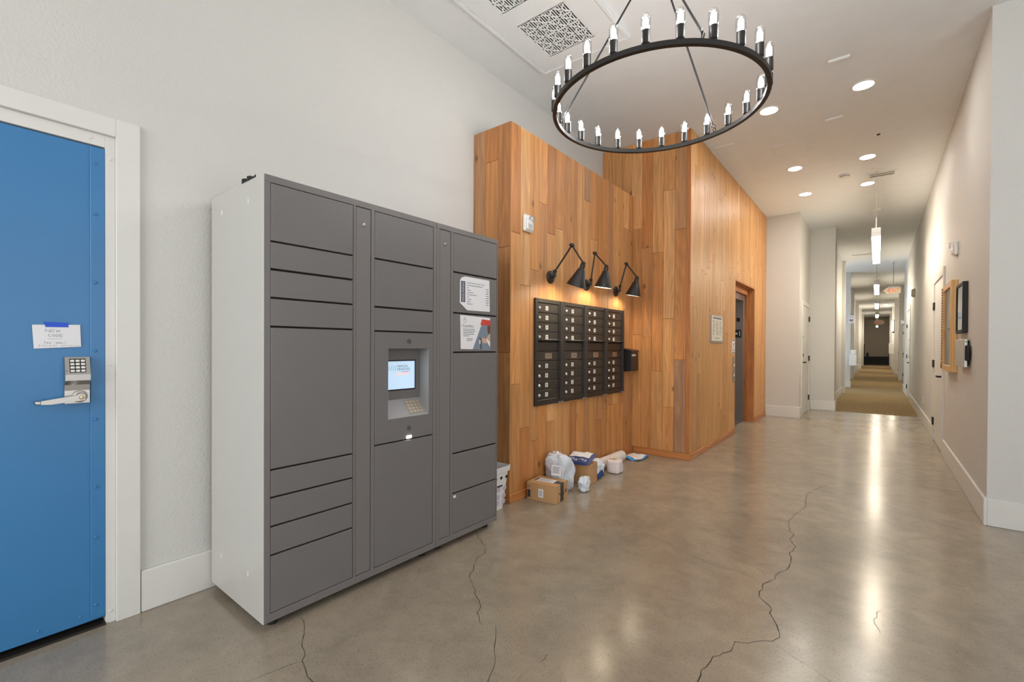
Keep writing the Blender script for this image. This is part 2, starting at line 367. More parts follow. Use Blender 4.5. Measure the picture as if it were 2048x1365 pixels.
# floor cracks
CR = [([(-.321,5.065),(-.409,4.767),(-.454,4.556),(-.425,4.206),(-.458,3.986),(-.484,3.788),(-.449,3.565),(-.419,3.526),(-.43,3.416),(-.385,3.301),(-.402,3.199),(-.378,3.054),(-.381,2.96),(-.415,2.86),(-.427,2.754),(-.455,2.687),(-.456,2.59),(-.445,2.528),(-.39,2.471),(-.365,2.378),(-.339,2.322),(-.314,2.233),(-.336,2.179),(-.391,2.134),(-.456,2.081),(-.454,2.005),(-.502,1.924),(-.516,1.815),(-.507,1.742),(-.492,1.5)], .0034),
 ([(-.455,2.687),(-.505,2.717),(-.58,2.749),(-.679,2.733),(-.822,2.774),(-1.043,2.86),(-1.155,2.914),(-1.254,2.952)], .0016),
 ([(-.335,2.174),(-.264,2.128),(-.194,2.096),(-.16,2.082),(-.127,2.052),(-.05,1.97)], .0018), ([(-.484,3.788),(-.572,3.75),(-.643,3.717)], .0018),
 ([(.026,2.765),(-.003,2.651),(.021,2.522)], .0018), ([(-.049,2.791),(-.011,2.789),(.019,2.77)], .0012),
 ([(-2.036,1.027),(-1.957,1.007),(-1.912,.984),(-1.862,.949),(-1.794,.924),(-1.745,.889),(-1.687,.873),(-1.604,.858),(-1.4,.82)], .0026),
 ([(-1.745,.889),(-1.771,.805),(-1.794,.709),(-1.82,.6)], .0012),
 ([(-2.128,2.267),(-2.019,2.193),(-1.887,2.11),(-1.814,2.033),(-1.811,1.962),(-1.746,1.862),(-1.697,1.776),(-1.602,1.709),(-1.498,1.637),(-1.453,1.6),(-1.436,1.557),(-1.357,1.502)], .0026),
 ([(-1.31,1.54),(-1.241,1.459),(-1.2,1.404),(-1.162,1.367),(-1.123,1.29),(-1.107,1.259),(-1.0,1.1)], .0024),
 ([(-1.708,2.982),(-1.633,2.93),(-1.444,3.002),(-1.313,2.932),(-1.232,2.926)], .0016),
 ([(-1.017,1.468),(-1.015,1.494),(-1.023,1.521)], .004), ([(-1.027,1.327),(-1.029,1.411)], .0018), ([(-1.875,1.543),(-1.973,1.677)], .0014)]
CRM = mat('crack_dark', (62, 57, 51), .9)
for pts, w in CR:
    P = []
    for (x0, y0), (x1, y1) in zip(pts, pts[1:]):
        n = max(1, int(math.hypot(x1 - x0, y1 - y0) / .03))
        for k in range(n): P.append((x0 + (x1 - x0) * k / n + random.gauss(0, .0045) * (k > 0), y0 + (y1 - y0) * k / n + random.gauss(0, .0045) * (k > 0)))
    P.append(pts[-1]); vs = []
    for i, p in enumerate(P):
        a = Vector(P[max(0, i - 1)]); c = Vector(P[min(len(P) - 1, i + 1)]); d = (c - a).normalized(); nn = Vector((-d.y, d.x))
        ww = w * random.uniform(.35, 1.0) * (.3 if i in (0, len(P) - 1) else 1) * .8
        vs += [(p[0] + nn.x * ww, p[1] + nn.y * ww, .0005), (p[0] - nn.x * ww, p[1] - nn.y * ww, .0005)]
    MB().add(vs, [(2 * i, 2 * i + 1, 2 * i + 3, 2 * i + 2) for i in range(len(P) - 1)]).build('crack', CRM, fl)

# ------------------------------------------------------------------ wood cladding: every plank its own piece
def clad(parent, face, a0, a1, z0, z1, pos, m, w=.125, hole=None, seed=1, lens=(.7, 1.6)):
    rnd = random.Random(seed); n = round((a1 - a0) / w); g = .0011
    for i in range(n):
        u0, u1 = a0 + (a1 - a0) * i / n, a0 + (a1 - a0) * (i + 1) / n
        zs = [z0]; z = z0 + rnd.uniform(.25, lens[1])
        while z < z1 - .25: zs.append(z); z += rnd.uniform(*lens)
        zs.append(z1)
        for s0, s1 in zip(zs, zs[1:]):
            segs = [(u0, u1, s0, s1)]
            if hole and u1 > hole[0] + .002 and u0 < hole[1] - .002 and s0 < hole[2]:
                segs = []
                if s1 > hole[2] + .02: segs.append((u0, u1, max(s0, hole[2]), s1))
                if u0 < hole[0] - .01: segs.append((u0, hole[0], s0, min(s1, hole[2])))
                if u1 > hole[1] + .01: segs.append((hole[1], u1, s0, min(s1, hole[2])))
            t = PT + rnd.uniform(-.0012, .0008)
            for (p0, p1, q0, q1) in segs:
                if face == 'X': lo, hi = (pos, p0 + g, q0 + g), (pos + t, p1 - g, q1 - g)
                else: lo, hi = (p0 + g, pos - t, q0 + g), (p1 - g, pos, q1 - g)
                MB().box(lo, hi, .0014).build('plank', m, parent)
WBACK = mat('plank_backing', (84, 50, 28), .9)
w1 = struct(box('wall_mailroom', (XW, YA + PT, 0), (X1 - PT, YB + .02, Z1 - .002), WBACK))
clad(w1, 'Y', XW, X1, .07, Z1, YA + PT, WOODV, seed=3)
clad(w1, 'X', YA + .002, YB, .07, Z1, X1 - PT, WOODV, seed=11)
EY0, EY1, EH = 7.11, 8.45, 2.215
b = MB(); b.box((XW, YB + PT, 0), (X2 - PT, EY0, ZC)); b.box((XW, EY1, 0), (X2 - PT, YF, ZC)); b.box((XW, EY0, EH), (X2 - PT, EY1, ZC)); b.box((XW, EY0, 0), (-2.2, EY1, EH))
w2 = struct(b.build('wall_elevator', WBACK))
clad(w2, 'Y', XW, X2 - .045, .07, ZC - .001, YB + PT, WOODV, seed=23)
clad(w2, 'X', YB + .002, YF, .07, ZC - .001, X2 - PT, WOODS, hole=(EY0, EY1, EH), seed=37, lens=(1.1, 2.4))
MB().box((X2 - .045, YB - .002, .07), (X2 - .002, YB + PT, ZC - .001), .002).build('corner_board', WOODJ, w2)
# wooden base trims
def wt(n, lo, hi, m): return struct(MB().box(lo, hi, .003).build(n, m))
wt('trim_1', (XW + .05, YA - .012, 0), (X1 + .012, YA + PT, .07), WOODX)
wt('trim_2', (X1 - PT, YA + PT, 0), (X1 + .012, YB - .014, .07), WOODY)
wt('trim_3', (X1 + .012, YB - .012, 0), (X2 + .012, YB + PT, .07), WOODX)
wt('trim_4', (X2 - PT, YB + PT, 0), (X2 + .012, EY0, .07), WOODY)
wt('trim_5', (X2 - PT, EY1, 0), (X2 + .012, YF - .02, .07), WOODY)

# elevator opening
el = sgroup('door_4', (-1.8, 7.78, 0))
MB().box((-1.735, EY1 - .022, 0), (X2, EY1, EH - .022), .002).build('wood_jamb', WOODJ, el)
MB().box((-1.735, EY0, 0), (X2, EY0 + .022, EH - .022), .002).build('wood_jamb', WOODJ, el)
MB().box((-1.735, EY0, EH - .022), (X2, EY1, EH), .002).build('wood_head', WOODY, el)
MB().box((-1.76, EY1 - .05, 0), (-1.695, EY1 - .022, 2.10), .002).build('wood_stop', WOODJ, el)
MB().box((-1.76, EY0 + .03, 2.10), (-1.695, EY1 - .022, EH - .022), .002).build('wood_stop', WOODY, el)
MB().box((-1.90, EY1 - .10, 0), (-1.735, EY1 - .03, 2.10), .004).build('steel_jamb', STEEL, el)
MB().box((-1.90, EY0 + .03, 0), (-1.735, EY0 + .10, 2.10), .004).build('steel_jamb', STEEL, el)
MB().box((-1.90, EY0 + .10, 2.0), (-1.735, EY1 - .10, 2.10), .004).build('steel_head', STEEL, el)
for k in range(2):
    y0 = EY0 + .05 + k * .62; MB().box((-1.95, y0, .01), (-1.91, y0 + .617, 2.05), .003).build('elevator_panel', STEEL, el)
box('sill', (-1.96, EY0 + .03, 0), (-1.74, EY1 - .03, .008), SATIN, el)
pl = MB().box((-1.872, EY1 - .105, 1.40), (-1.772, EY1 - .10, 1.53)).build('floor_marker', BLACKM, el)
text('1', .105, (-1.796, EY1 - .1055, 1.465), '-Y', PAPER, pl)
st = [(-1.845 + .026 * (1 if k % 2 == 0 else .42) * math.sin(PI * k / 5), EY1 - .1062, 1.467 + .026 * (1 if k % 2 == 0 else .42) * math.cos(PI * k / 5)) for k in range(10)]
MB().prism(st, (0, .001, 0)).build('star', PAPER, pl)
pl = MB().box((-1.845, EY1 - .104, 1.665), (-1.795, EY1 - .10, 1.73)).build('position_indicator', BLACKM, el)

# ------------------------------------------------------------------ blue door
d1 = sgroup('door_1', (XW, 0, 0))
leaf = MB().box((XW - .05, -.46, .032), (XW - .004, .4635, 2.087), .002).build('door_leaf', BLUE, d1)
eg = MB().box((XW - .004, .417, .04), (XW + .003, .4655, 2.084), .002).build('edge_guard', BLUE, d1)
for z in (2.015, 1.793, 1.498, 1.204, .907, .614, .393, .1):
    MB().lathe([(.0075, 0), (.0068, .003), (.0035, .005), (0, .0055)], (XW + .003, .433, z), (1, 0, 0), 12).build('bolt', BLUE, eg)
for y in (.385, .26, .13): MB().lathe([(.005, 0), (.0025, .003), (0, .0035)], (XW - .004, y, .066), (1, 0, 0), 10).build('bolt', BLUE, leaf)
jm = MB().box((XW - .18, .466, 0), (XW + .002, .5, 2.145), .001).box((XW - .18, -.55, 2.092), (XW + .002, .466, 2.145), .001).box((XW - .18, -.55, 0), (XW + .002, -.463, 2.092)).build('door_frame', TRIM, d1)
for y, z in ((.417, 2.120), (.483, 2.046), (.482, 1.14), (.471 + .012, .052)):
    MB().lathe([(.007, 0), (.006, .003), (0, .004)], (XW + .002, y, z), (1, 0, 0), 10).build('screw_cap', TRIM, jm)
MB().box((XW, .5, 0), (XW + .02, .585, 2.225), .002).build('casing', TRIM, d1)
MB().box((XW, -.55, 2.145), (XW + .02, .5, 2.225), .002).build('casing', TRIM, d1)
box('threshold', (XW - .16, -.463, 0), (XW + .01, .466, .010), mat('threshold_bronze', (58, 54, 50), .4, metal=.6), d1)
box('door_gap', (XW - .10, -.463, .010), (XW - .052, .466, .034), GAP, d1)
# keypad lock on the door
XD = XW - .004
prof = [(0, 1.178), (.026, 1.178), (.048, 1.105), (.047, 1.080), (.030, 1.062), (.026, 1.038), (.026, .984), (0, .984)]
kl = MB().prism([(XD + a, .334, z) for a, z in prof], (0, .078, 0)).build('keypad_lock', SATIN, d1)
nrm = Vector((.073, 0, .022)).normalized(); upv = Vector((-.022, 0, .073)).normalized()
o0 = Vector((XD + .037, .373, 1.142))
M = Matrix((( *Vector((0, 1, 0)),), ( *upv,), ( *nrm,))).transposed().to_4x4(); M.translation = o0
kp = MB(); kp.M = M; kp.box((-.025, -.030, 0), (.025, .030, .0012), .0004); kp = kp.build('key_plate', BLACKM, kl)
for i in range(3):
    for j in range(4):
        k = MB(); k.M = M; k.box((-.0225 + i * .0163, -.0275 + j * .0144, .001), (-.0225 + i * .0163 + .0125, -.0275 + j * .0144 + .0095, .003), .0008); k.build('key', WHITE, kl)
for dz in (0, -.008): MB().ball((XD + .0425, .339, 1.120 + dz), .0018, 8).build('indicator', BLACKM, kl)
MB().lathe([(.026, 0), (.024, .008), (.016, .010), (.014, .028)], (XD + .026, .380, 1.012), (1, 0, 0), 24).build('rose', SATIN, kl)
lv = [(XD + .050, .392, 1.022), (XD + .050, .392, .998), (XD + .050, .29, .988), (XD + .050, .262, .990), (XD + .050, .262, 1.004), (XD + .050, .30, 1.010)]
MB().prism([Vector(p) for p in lv], (.012, 0, 0)).cyl((XD + .02, .380, 1.010), (XD + .056, .380, 1.010), .014).box((XD + .018, .247, .989), (XD + .055, .264, 1.004), .003).build('lever', SATIN, kl)
MB().lathe([(.0085, 0), (.0085, .004), (.006, .005), (0, .005)], (XD + .062, .381, 1.010), (1, 0, 0), 16).build('cylinder', mat('brass', (190, 178, 146), .35, metal=1), kl)

# handwritten note taped to the door
nt_ = thing('taped_note', 'white paper note with handwriting taped to the blue door above the keypad', 'note', (XD, .315, 1.213))
pts = [(.243, 1.309), (.385, 1.314), (.388, 1.221), (.248, 1.213)]
MB().prism([(XD + .004, y, z) for y, z in pts], (.0008, 0, 0)).build('paper_sheet', PAPER, nt_)
MB().prism([(XD + .0052, y, z) for y, z in ((.277, 1.322), (.349, 1.321), (.349, 1.302), (.281, 1.301))], (.0004, 0, 0)).build('masking_tape', mat('blue_tape', (34, 84, 206), .6), nt_)
HW = {'N': [[(0, 0), (0, 1), (1, 0), (1, 1)]], 'E': [[(1, 1), (0, 1), (0, 0), (1, 0)], [(0, .5), (.8, .5)]], 'W': [[(0, 1), (.25, 0), (.5, .7), (.75, 0), (1, 1)]],
      'C': [[(1, .9), (.4, 1), (0, .5), (.4, 0), (1, .1)]], 'O': [[(.5, 1), (0, .5), (.5, 0), (1, .5), (.5, 1)]], 'D': [[(0, 0), (0, 1), (.7, .9), (1, .5), (.7, .1), (0, 0)]],
      'S': [[(1, .9), (.4, 1), (.1, .75), (.8, .4), (.6, 0), (0, .1)]], 'e': [[(0, .3), (.8, .3), (.5, .6), (.1, .3), (.4, 0), (.9, .1)]],
      'm': [[(0, 0), (0, .55), (.4, .5), (.45, 0), (.5, .5), (.9, .5), (1, 0)]], 'a': [[(.8, .5), (.3, .55), (.1, .2), (.5, 0), (.8, .5), (.9, 0)]], 'i': [[(.5, 0), (.5, .5)]], 'l': [[(.4, 0), (.5, 1)]], ' ': []}
def scribble(s, y, z, w, h, m, wd=.0006):
    mb = MB()
    for ch in s:
        for st_ in HW[ch]:
            for p, q in zip(st_, st_[1:]):
                a = Vector((0, y + p[0] * w * .75, z + p[1] * h)); c = Vector((0, y + q[0] * w * .75, z + q[1] * h)); d = (c - a).normalized() * wd
                n = Vector((0, -d.z, d.y)); X = Vector((XD + .0050, 0, 0)); mb.add([X + a + n, X + c + n, X + c - n, X + a - n], [(0, 1, 2, 3)])
        y += w
    return mb.build('handwriting', m, nt_)
INKP = mat('pencil', (120, 118, 126), .8)
scribble('NEW', .281, 1.281, .0155, .011, INKP); scribble('CODE', .289, 1.262, .0115, .010, INKP)
scribble('See', .277, 1.234, .0075, .008, INKP, .0005); scribble('email', .311, 1.234, .0066, .009, INKP, .0005)
box('underline', (XD + .0048, .289, 1.253), (XD + .0050, .329, 1.2538), INKP, nt_); mb = MB(); y = .262
while y < .382:
    if not (.315 < y < .325): mb.box((XD + .0048, y, 1.221 + random.uniform(0, .003)), (XD + .0050, y + .0008, 1.226 + random.uniform(0, .004)))
    y += random.uniform(.0025, .005)
mb.build('handwriting', INKP, nt_)['kind'] = 'stuff'

# ------------------------------------------------------------------ parcel lockers
XL = -2.034; XB = -2.615; XI = XL - .016
def locker(root, y0, y1, cols, side, name=None):
    b = MB().box((XB, y0 + (.003 if side else 0), .039), (XI, y1, 1.959), .002)
    body = b.build('body', [LOCKF], root)
    box('recess', (XI, y0 + .02, .07), (XI + .002, y1 - .008, 1.935), GAP, body)
    zt_, zb_ = 1.9285, .0745
    fr = MB(); fr.box((XI, y0, zt_), (XL, y1, 1.959), .001).box((XI, y0, .039), (XL, y1, zb_), .001)
    e = y0
    for c0, c1, _ in cols: fr.box((XI, e, zb_), (XL, c0 - .0022, zt_)); e = c1 + .0022
    fr.box((XI, e, zb_), (XL, y1, zt_)); fr.build('face_frame', LOCKF, root)
    for c0, c1, rows in cols:
        for r in rows:
            if r == 'strip':
                o = MB().box((XI, c0, zb_ + .003), (XL - .001, c1, zt_ - .003), .0018).build('access_strip', LOCKF, root)
                MB().lathe([(.0095, 0), (.0095, .003), (.007, .005), (0, .005)], (XL - .001, (c0 + c1) / 2, 1.842), (1, 0, 0), 18).build('lock', SATIN, o)
                box('keyway', (XL + .0038, (c0 + c1) / 2 - .001, 1.838), (XL + .0046, (c0 + c1) / 2 + .001, 1.846), BLACKM, o)
            else:
                z0, z1 = r; MB().box((XI, c0, z0), (XL, c1, z1), .0018).build('locker_door', LOCKG, root)
    for y in (y0 + .06, y1 - .06):
        for x in (XB + .06, XL - .06): MB().cyl((x, y, 0), (x, y, .042), .022, 14).build('foot', BLACKM, root)
def rows(*z): return [(b_, a_) for a_, b_ in z]
LK = thing('parcel_locker', 'large grey steel parcel locker with touchscreen console and light grey side', 'locker', ((XB + XL) / 2, 1.356, 0))
locker(LK, .87, 1.8415, [(.897, 1.291, rows((1.926, 1.681), (1.674, 1.562), (1.553, 1.439), (1.431, 1.315), (1.307, .698), (.690, .578), (.570, .453), (.445, .329), (.321, .0775))),
                         (1.308, 1.393, ['strip']), (1.417, 1.815, rows((1.926, 1.687), (1.679, 1.438), (1.429, 1.312), (.709, .0775)))], True)
LK2 = thing('parcel_locker', 'narrower grey steel parcel locker with two printed notices on its doors', 'locker', ((XB + XL) / 2, 2.12, 0))
locker(LK2, 1.8435, 2.398, [(1.866, 1.955, ['strip']), (1.979, 2.388, rows((1.926, 1.692), (1.683, 1.441), (1.432, 1.198), (1.189, .574), (.564, .328), (.319, .0775)))], False)
MB().box((XL, 1.984, .296), (XL + .002, 2.006, .310)).build('small_label', WHITE, LK2)
sp_ = MB().box((XB, .866, .039), (XL - .001, .8725, 1.9592), .001).build('side_panel', LOCKS, LK)
for x, z in ((-2.183, 1.869), (-2.484, 1.871), (-2.488, .207), (-2.184, .213)):
    MB().box((x - .004, .8645, z - .011), (x + .004, .8665, z + .011), .002).build('slot_plug', WHITE, sp_)
# bracket on top
MB().box((-2.26, .868, 1.959), (-2.20, .905, 1.966)).prism([(-2.205, .868, 1.966), (-2.205, .905, 1.966), (-2.205, .905, 2.004), (-2.205, .893, 1.990), (-2.205, .880, 1.990), (-2.205, .868, 1.984)], (.004, 0, 0)).prism([(-2.26, .868, 1.966), (-2.26, .905, 1.966), (-2.26, .905, 2.004), (-2.26, .893, 1.990), (-2.26, .880, 1.990), (-2.26, .868, 1.984)], (.004, 0, 0)).build('bracket', BLACK, LK)
# console door with recessed terminal
ky0, ky1, kz0, kz1 = 1.500, 1.784, .838, 1.217; XK = -2.112
cd = MB()
cd.box((XI, 1.417, .717), (XL, ky0, 1.304)).box((XI, ky1, .717), (XL, 1.815, 1.304)).box((XI, ky0, kz1), (XL, ky1, 1.304)).box((XI, ky0, .717), (XL, ky1, kz0))
cd = cd.build('console_door', LOCKG, LK)
# cut the carcass behind the console: niche lining
LINE = mat('console_lining', (150, 149, 150), .35)
body = [c for c in LK.children if c.name.startswith('body')][0]; rec = body.children[0]
def cut(o, lo, hi):
    bm = bmesh.new(); d = Vector(hi) - Vector(lo); c = (Vector(hi) + Vector(lo)) / 2 - WL[o]
    bmesh.ops.create_cube(bm, size=1, matrix=Matrix.Translation(c) @ Matrix.Diagonal((*d, 1)))
    me = bpy.data.meshes.new('cut'); bm.to_mesh(me); bm.free(); co = bpy.data.objects.new('cut', me); C.objects.link(co); co.matrix_world = Matrix.Translation(WL[o])
    bpy.context.view_layer.update()
    md = o.modifiers.new('b', 'BOOLEAN'); md.object = co; md.operation = 'DIFFERENCE'; md.solver = 'EXACT'
    dg = bpy.context.evaluated_depsgraph_get(); m2 = bpy.data.meshes.new_from_object(o.evaluated_get(dg)); o.modifiers.clear(); o.data = m2
    bpy.data.objects.remove(co)
for o in (body, rec): cut(o, (XK - .03, ky0 - .006, kz0 - .006), (XL + .05, ky1 + .006, kz1 + .006))
nb = MB(); nb.box((XK - .01, ky0 - .005, kz0), (XK, ky1 + .005, kz1 + .005)); nb.build('console_back', LOCKG, cd)
box('console_cheek', (XK, ky1 - .0015, kz0), (XL - .0005, ky1 + .005, kz1 - .0005), LINE, cd); box('console_cheek', (XK, ky0 - .005, kz0), (XL - .0005, ky0 + .0015, kz1 - .0005), LINE, cd)
box('console_top', (XK, ky0, kz1), (XL - .002, ky1, kz1 + .005), LOCKG, cd)
MB().prism([(XL - .001, ky0, kz0 - .004), (XL - .001, ky0, kz0 + .001), (XK, ky0, .930), (XK, ky0, kz0 - .004)], (0, ky1 - ky0, 0)).build('console_shelf', LINE, cd)
bz = box('screen_bezel', (XK, ky0 + .01, .980), (XK + .003, 1.748, 1.152), BLACKM, cd)
SCR = mat('screen_glow', (196, 222, 246), .2, emit=.45, emit_rgb=(196, 224, 250))
sc_ = box('screen', (XK + .003, ky0 + .015, .988), (XK + .004, 1.740, 1.145), SCR, bz)
SI = mat('screen_ink', (40, 44, 52), .5)
text('PARCEL', .0185, (XK + .004, 1.617, 1.116), '+X', SI, sc_, 'LEFT', gap=1.25); text('PENDING', .0185, (XK + .004, 1.617, 1.099), '+X', SI, sc_, 'LEFT', gap=1.2)
text('by quadient', .011, (XK + .004, 1.648, 1.085), '+X', RED, sc_, 'LEFT')
for k in range(4):
    y = 1.557 + k * .0145; MB().prism([(XK + .0042, y, 1.092), (XK + .0042, y + .0014, 1.092), (XK + .0042, y + .0084, 1.120), (XK + .0042, y + .007, 1.120)], (.0003, 0, 0)).build('slash', SI, sc_)
box('colour_band', (XK + .004, 1.605, 1.068), (XK + .0043, 1.705, 1.077), mat('screen_pink', (246, 206, 196), .4, emit=.5), sc_)
# metal keypad lying on the sloping shelf
slo = Vector((XK - XL, 0, .930 - kz0 - .001)); sl = slo.length; sd = slo.normalized(); sn_ = Vector((0, 1, 0)).cross(sd); sn_ = sn_ if sn_.z > 0 else -sn_
M = Matrix((tuple(Vector((0, 1, 0))), tuple(sd), tuple(sn_))).transposed().to_4x4(); M.translation = Vector((XL - .001, 1.640, kz0 + .001))
kp = MB(); kp.M = M; kp.box((.015, .014, 0), (.125, .108, .002), .0008); kp = kp.build('keypad_plate', mat('keypad_steel', (160, 150, 134), .45, metal=.4), cd)
for i in range(4):
    for j in range(4):
        k = MB(); k.M = M; k.box((.022 + i * .0255 , .020 + j * .0215, .002), (.022 + i * .0255 + (.017), .020 + j * .0215 + .015, .0045), .001); k.build('key', mat('key_steel', (186, 176, 158), .4, metal=.4), cd)
for z in (1.257, .774):
    MB().lathe([(.014, 0), (.014, .0015), (.011, .0015), (.011, .0008), (0, .0008)], (XL, 1.640, z), (1, 0, 0), 24).build('camera_lens', mat('lens_grey', (84, 82, 83), .25), cd)
MB().box((XL, 1.624, .706 + .012), (XL + .003, 1.657, .733), .001).build('indicator_light', mat('led_white', (255, 255, 255), .3, emit=18), cd)

# printed notices on the second locker
nc = thing('courier_code_sheet', 'white printed code list with clipped corners and grey side band on locker door', 'notice', (XL, 2.17, 1.459))
XP = XL + .0012
MB().prism([(XP, y, z) for y, z in ((2.081, 1.671), (2.309, 1.670), (2.314, 1.462), (2.098, 1.459), (2.032, 1.503), (2.034, 1.645), (2.050, 1.662))], (.0008, 0, 0)).build('paper_sheet', PAPER, nc)
bd = box('side_band', (XP + .0008, 2.042, 1.508), (XP + .0011, 2.080, 1.640), mat('band_grey', (96, 96, 110), .7), nc)
text('PARCEL PENDING', .0145, (XP + .0011, 2.061, 1.573), None, PAPER, nc, right=(0, 0, 1), normal=(1, 0, 0), up=(0, -1, 0))
text('Locker System Courier Codes', .0135, (XP + .0008, 2.094, 1.634), '+X', INK, nc, 'LEFT')
def lines(par, x, rows_, m=INKG):
    b_ = MB()
    for y0, y1, z, h in rows_: b_.box((x, y0, z), (x + .0003, y1, z + h))
    return b_.build('small_print', m, par)
lines(nc, XP + .0008, [(2.096, 2.24, 1.616, .004)] + [(2.096, 2.096 + w_, 1.600 - .0145 * k, .004) for k, w_ in enumerate((.016, .035, .058, .088, .018, .04, .03, .05))] + [(2.272 + .004 * (k % 2), 2.302, 1.604 - .0145 * k, .005) for k in range(8)])
fy = thing('courier_flyer', 'colour printed courier flyer with red tab and photo below the code list', 'notice', (XL, 2.18, 1.209))
MB().prism([(XP, y, z) for y, z in ((2.036, 1.427), (2.318, 1.421), (2.320, 1.209), (2.042, 1.214))], (.0008, 0, 0)).build('paper_sheet', PAPER, fy)
X_ = XP + .0008
MB().prism([(X_, y, z) for y, z in ((2.232, 1.372), (2.319, 1.376), (2.320, 1.210), (2.150, 1.212))], (.0003, 0, 0)).build('photo_print', mat('photo_blue', (120, 132, 146), .6), fy)
MB().prism([(X_ + .0002, y, z) for y, z in ((2.222, 1.372), (2.319, 1.370), (2.319, 1.405), (2.236, 1.409))], (.0004, 0, 0)).build('red_tab', RED, fy)
MB().prism([(X_ + .0004, y, z) for y, z in ((2.290, 1.368), (2.318, 1.372), (2.318, 1.318), (2.300, 1.312), (2.292, 1.340))], (.0003, 0, 0)).build('photo_print', mat('photo_brown', (110, 62, 44), .7), fy)
MB().prism([(X_ + .0004, y, z) for y, z in ((2.236, 1.288), (2.276, 1.282), (2.318, 1.320), (2.318, 1.262), (2.270, 1.250), (2.240, 1.256))], (.0003, 0, 0)).build('photo_print', mat('photo_skin', (196, 164, 138), .7), fy)
MB().prism([(X_ + .0005, y, z) for y, z in ((2.278, 1.284), (2.318, 1.262), (2.318, 1.226), (2.292, 1.256))], (.0003, 0, 0)).build('photo_print', PAPER, fy)
MB().prism([(X_ + .0005, y, z) for y, z in ((2.210, 1.290), (2.232, 1.284), (2.236, 1.214), (2.222, 1.214))], (.0003, 0, 0)).build('photo_print', mat('photo_slate', (70, 82, 96), .7), fy)
MB().box((X_ + .0006, 2.212, 1.246), (X_ + .0009, 2.222, 1.274)).build('photo_print', WHITE, fy)
text('Couriers,', .026, (X_, 2.058, 1.360), '+X', INK, fy, 'LEFT'); text('/', .026, (X_, 2.047, 1.358), '+X', INK, fy, 'LEFT')
lines(fy, X_, [(2.062, 2.062 + w_, 1.337 - k * .0105, .004) for k, w_ in enumerate((.105, .112, .098, .10, .055))] + [(2.094, 2.094 + w_, 1.279 - k * .007, .003) for k, w_ in enumerate((.055, .058, .045))])
MB().torus((X_, 2.078, 1.392), .010, .001, (1, 0, 0), 20, 6).cyl((X_, 2.070, 1.398), (X_, 2.074, 1.416), .001, 6).cyl((X_, 2.086, 1.398), (X_, 2.080, 1.416), .001, 6).build('emblem', INKG, fy)

# ------------------------------------------------------------------ chandelier
CX, CY, CZ, RR = -1.014, 2.590, 2.62, .577
ch = thing('ring_chandelier', 'round black iron ring chandelier with tubular glowing bulbs hanging from ceiling', 'chandelier', (CX, CY, CZ - .03))
rg = MB(); n = 96; pr = [(-.0115, 0), (.0115, 0), (.0115, -.024), (-.0115, -.024)]; vs = []; fs = []
for i in range(n):
    a = 2 * PI * i / n
    for dr, dz in pr: vs.append((CX + (RR + dr) * math.cos(a), CY + (RR + dr) * math.sin(a), CZ + dz))
for i in range(n):
    for j in range(4): fs.append((i * 4 + j, ((i + 1) % n) * 4 + j, ((i + 1) % n) * 4 + (j + 1) % 4, i * 4 + (j + 1) % 4))
rg.add(vs, fs, 0, True).build('ring', BLACK, ch)
BULB = mat('bulb_filament_glow', (255, 252, 246), .4, emit=128, emit_rgb=(255, 252, 249))
BGL = glass_mat('bulb_glass', (.90, .90, .90), .2)
a0 = math.radians(2)
proto = None
for k in range(24):
    a = a0 + k * 2 * PI / 24; x, y = CX + RR * math.cos(a), CY + RR * math.sin(a)
    if proto is None:
        so = MB().lathe([(.014, 0), (.0195, .006), (.0195, .066), (.0165, .066), (.0165, .060), (0, .060)], (x, y, CZ), (0, 0, 1), 20).build('socket', BLACK, ch)
        gl = MB().lathe([(.012, .060), (.0215, .072), (.0225, .085), (.0225, .124)] + [(.0225 * math.cos(t * PI / 12), .124 + .0225 * math.sin(t * PI / 12)) for t in range(1, 7)], (x, y, CZ), (0, 0, 1), 20, caps=False).build('bulb_glass', BGL, so)
        co = MB().lathe([(.002, .066), (.0115, .074), (.0125, .085), (.0125, .114), (.008, .124), (0, .127)], (x, y, CZ), (0, 0, 1), 14, caps=False).build('bulb_core', BULB, so)
        proto = (so, x, y)
    else:
        c = so.copy(); C.objects.link(c); c.parent = ch; c.location = so.location + Vector((x - proto[1], y - proto[2], 0))
        for q in (gl, co): e = q.copy(); C.objects.link(e); e.parent = c
HUB = Vector((CX, CY, 3.49))
for deg in (192, 72, 312):
    a = math.radians(deg); e = Vector((CX + RR * math.cos(a), CY + RR * math.sin(a), CZ)); d = (HUB - e).normalized()
    lo = MB().torus(e + Vector((0, 0, .018)), .014, .0035, (math.sin(a), -math.cos(a), 0), 20, 8).cyl(e, e + Vector((0, 0, .008)), .006).build('eye_bolt', BLACK, ch)
    p = e + Vector((0, 0, .030)); d = (HUB - p).normalized()
    MB().torus(p + d * .012, .012, .003, (math.cos(a + .9), math.sin(a + .9), 0), 20, 8).build('link', BLACK, ch)
    MB().cyl(p + d * .022, HUB - d * .02, .0055, 10).build('rod', BLACK, ch)
MB().lathe([(.02, -.03), (.03, -.02), (.03, .02), (.012, .03)], HUB, (0, 0, 1), 20).build('hub', BLACK, ch)
MB().lathe([(.008, 0), (.008, ZC - 3.51 - .02), (.07, ZC - 3.51 - .018), (.07, ZC - 3.51)], (CX, CY, 3.51), (0, 0, 1), 24).build('canopy', BLACK, ch)

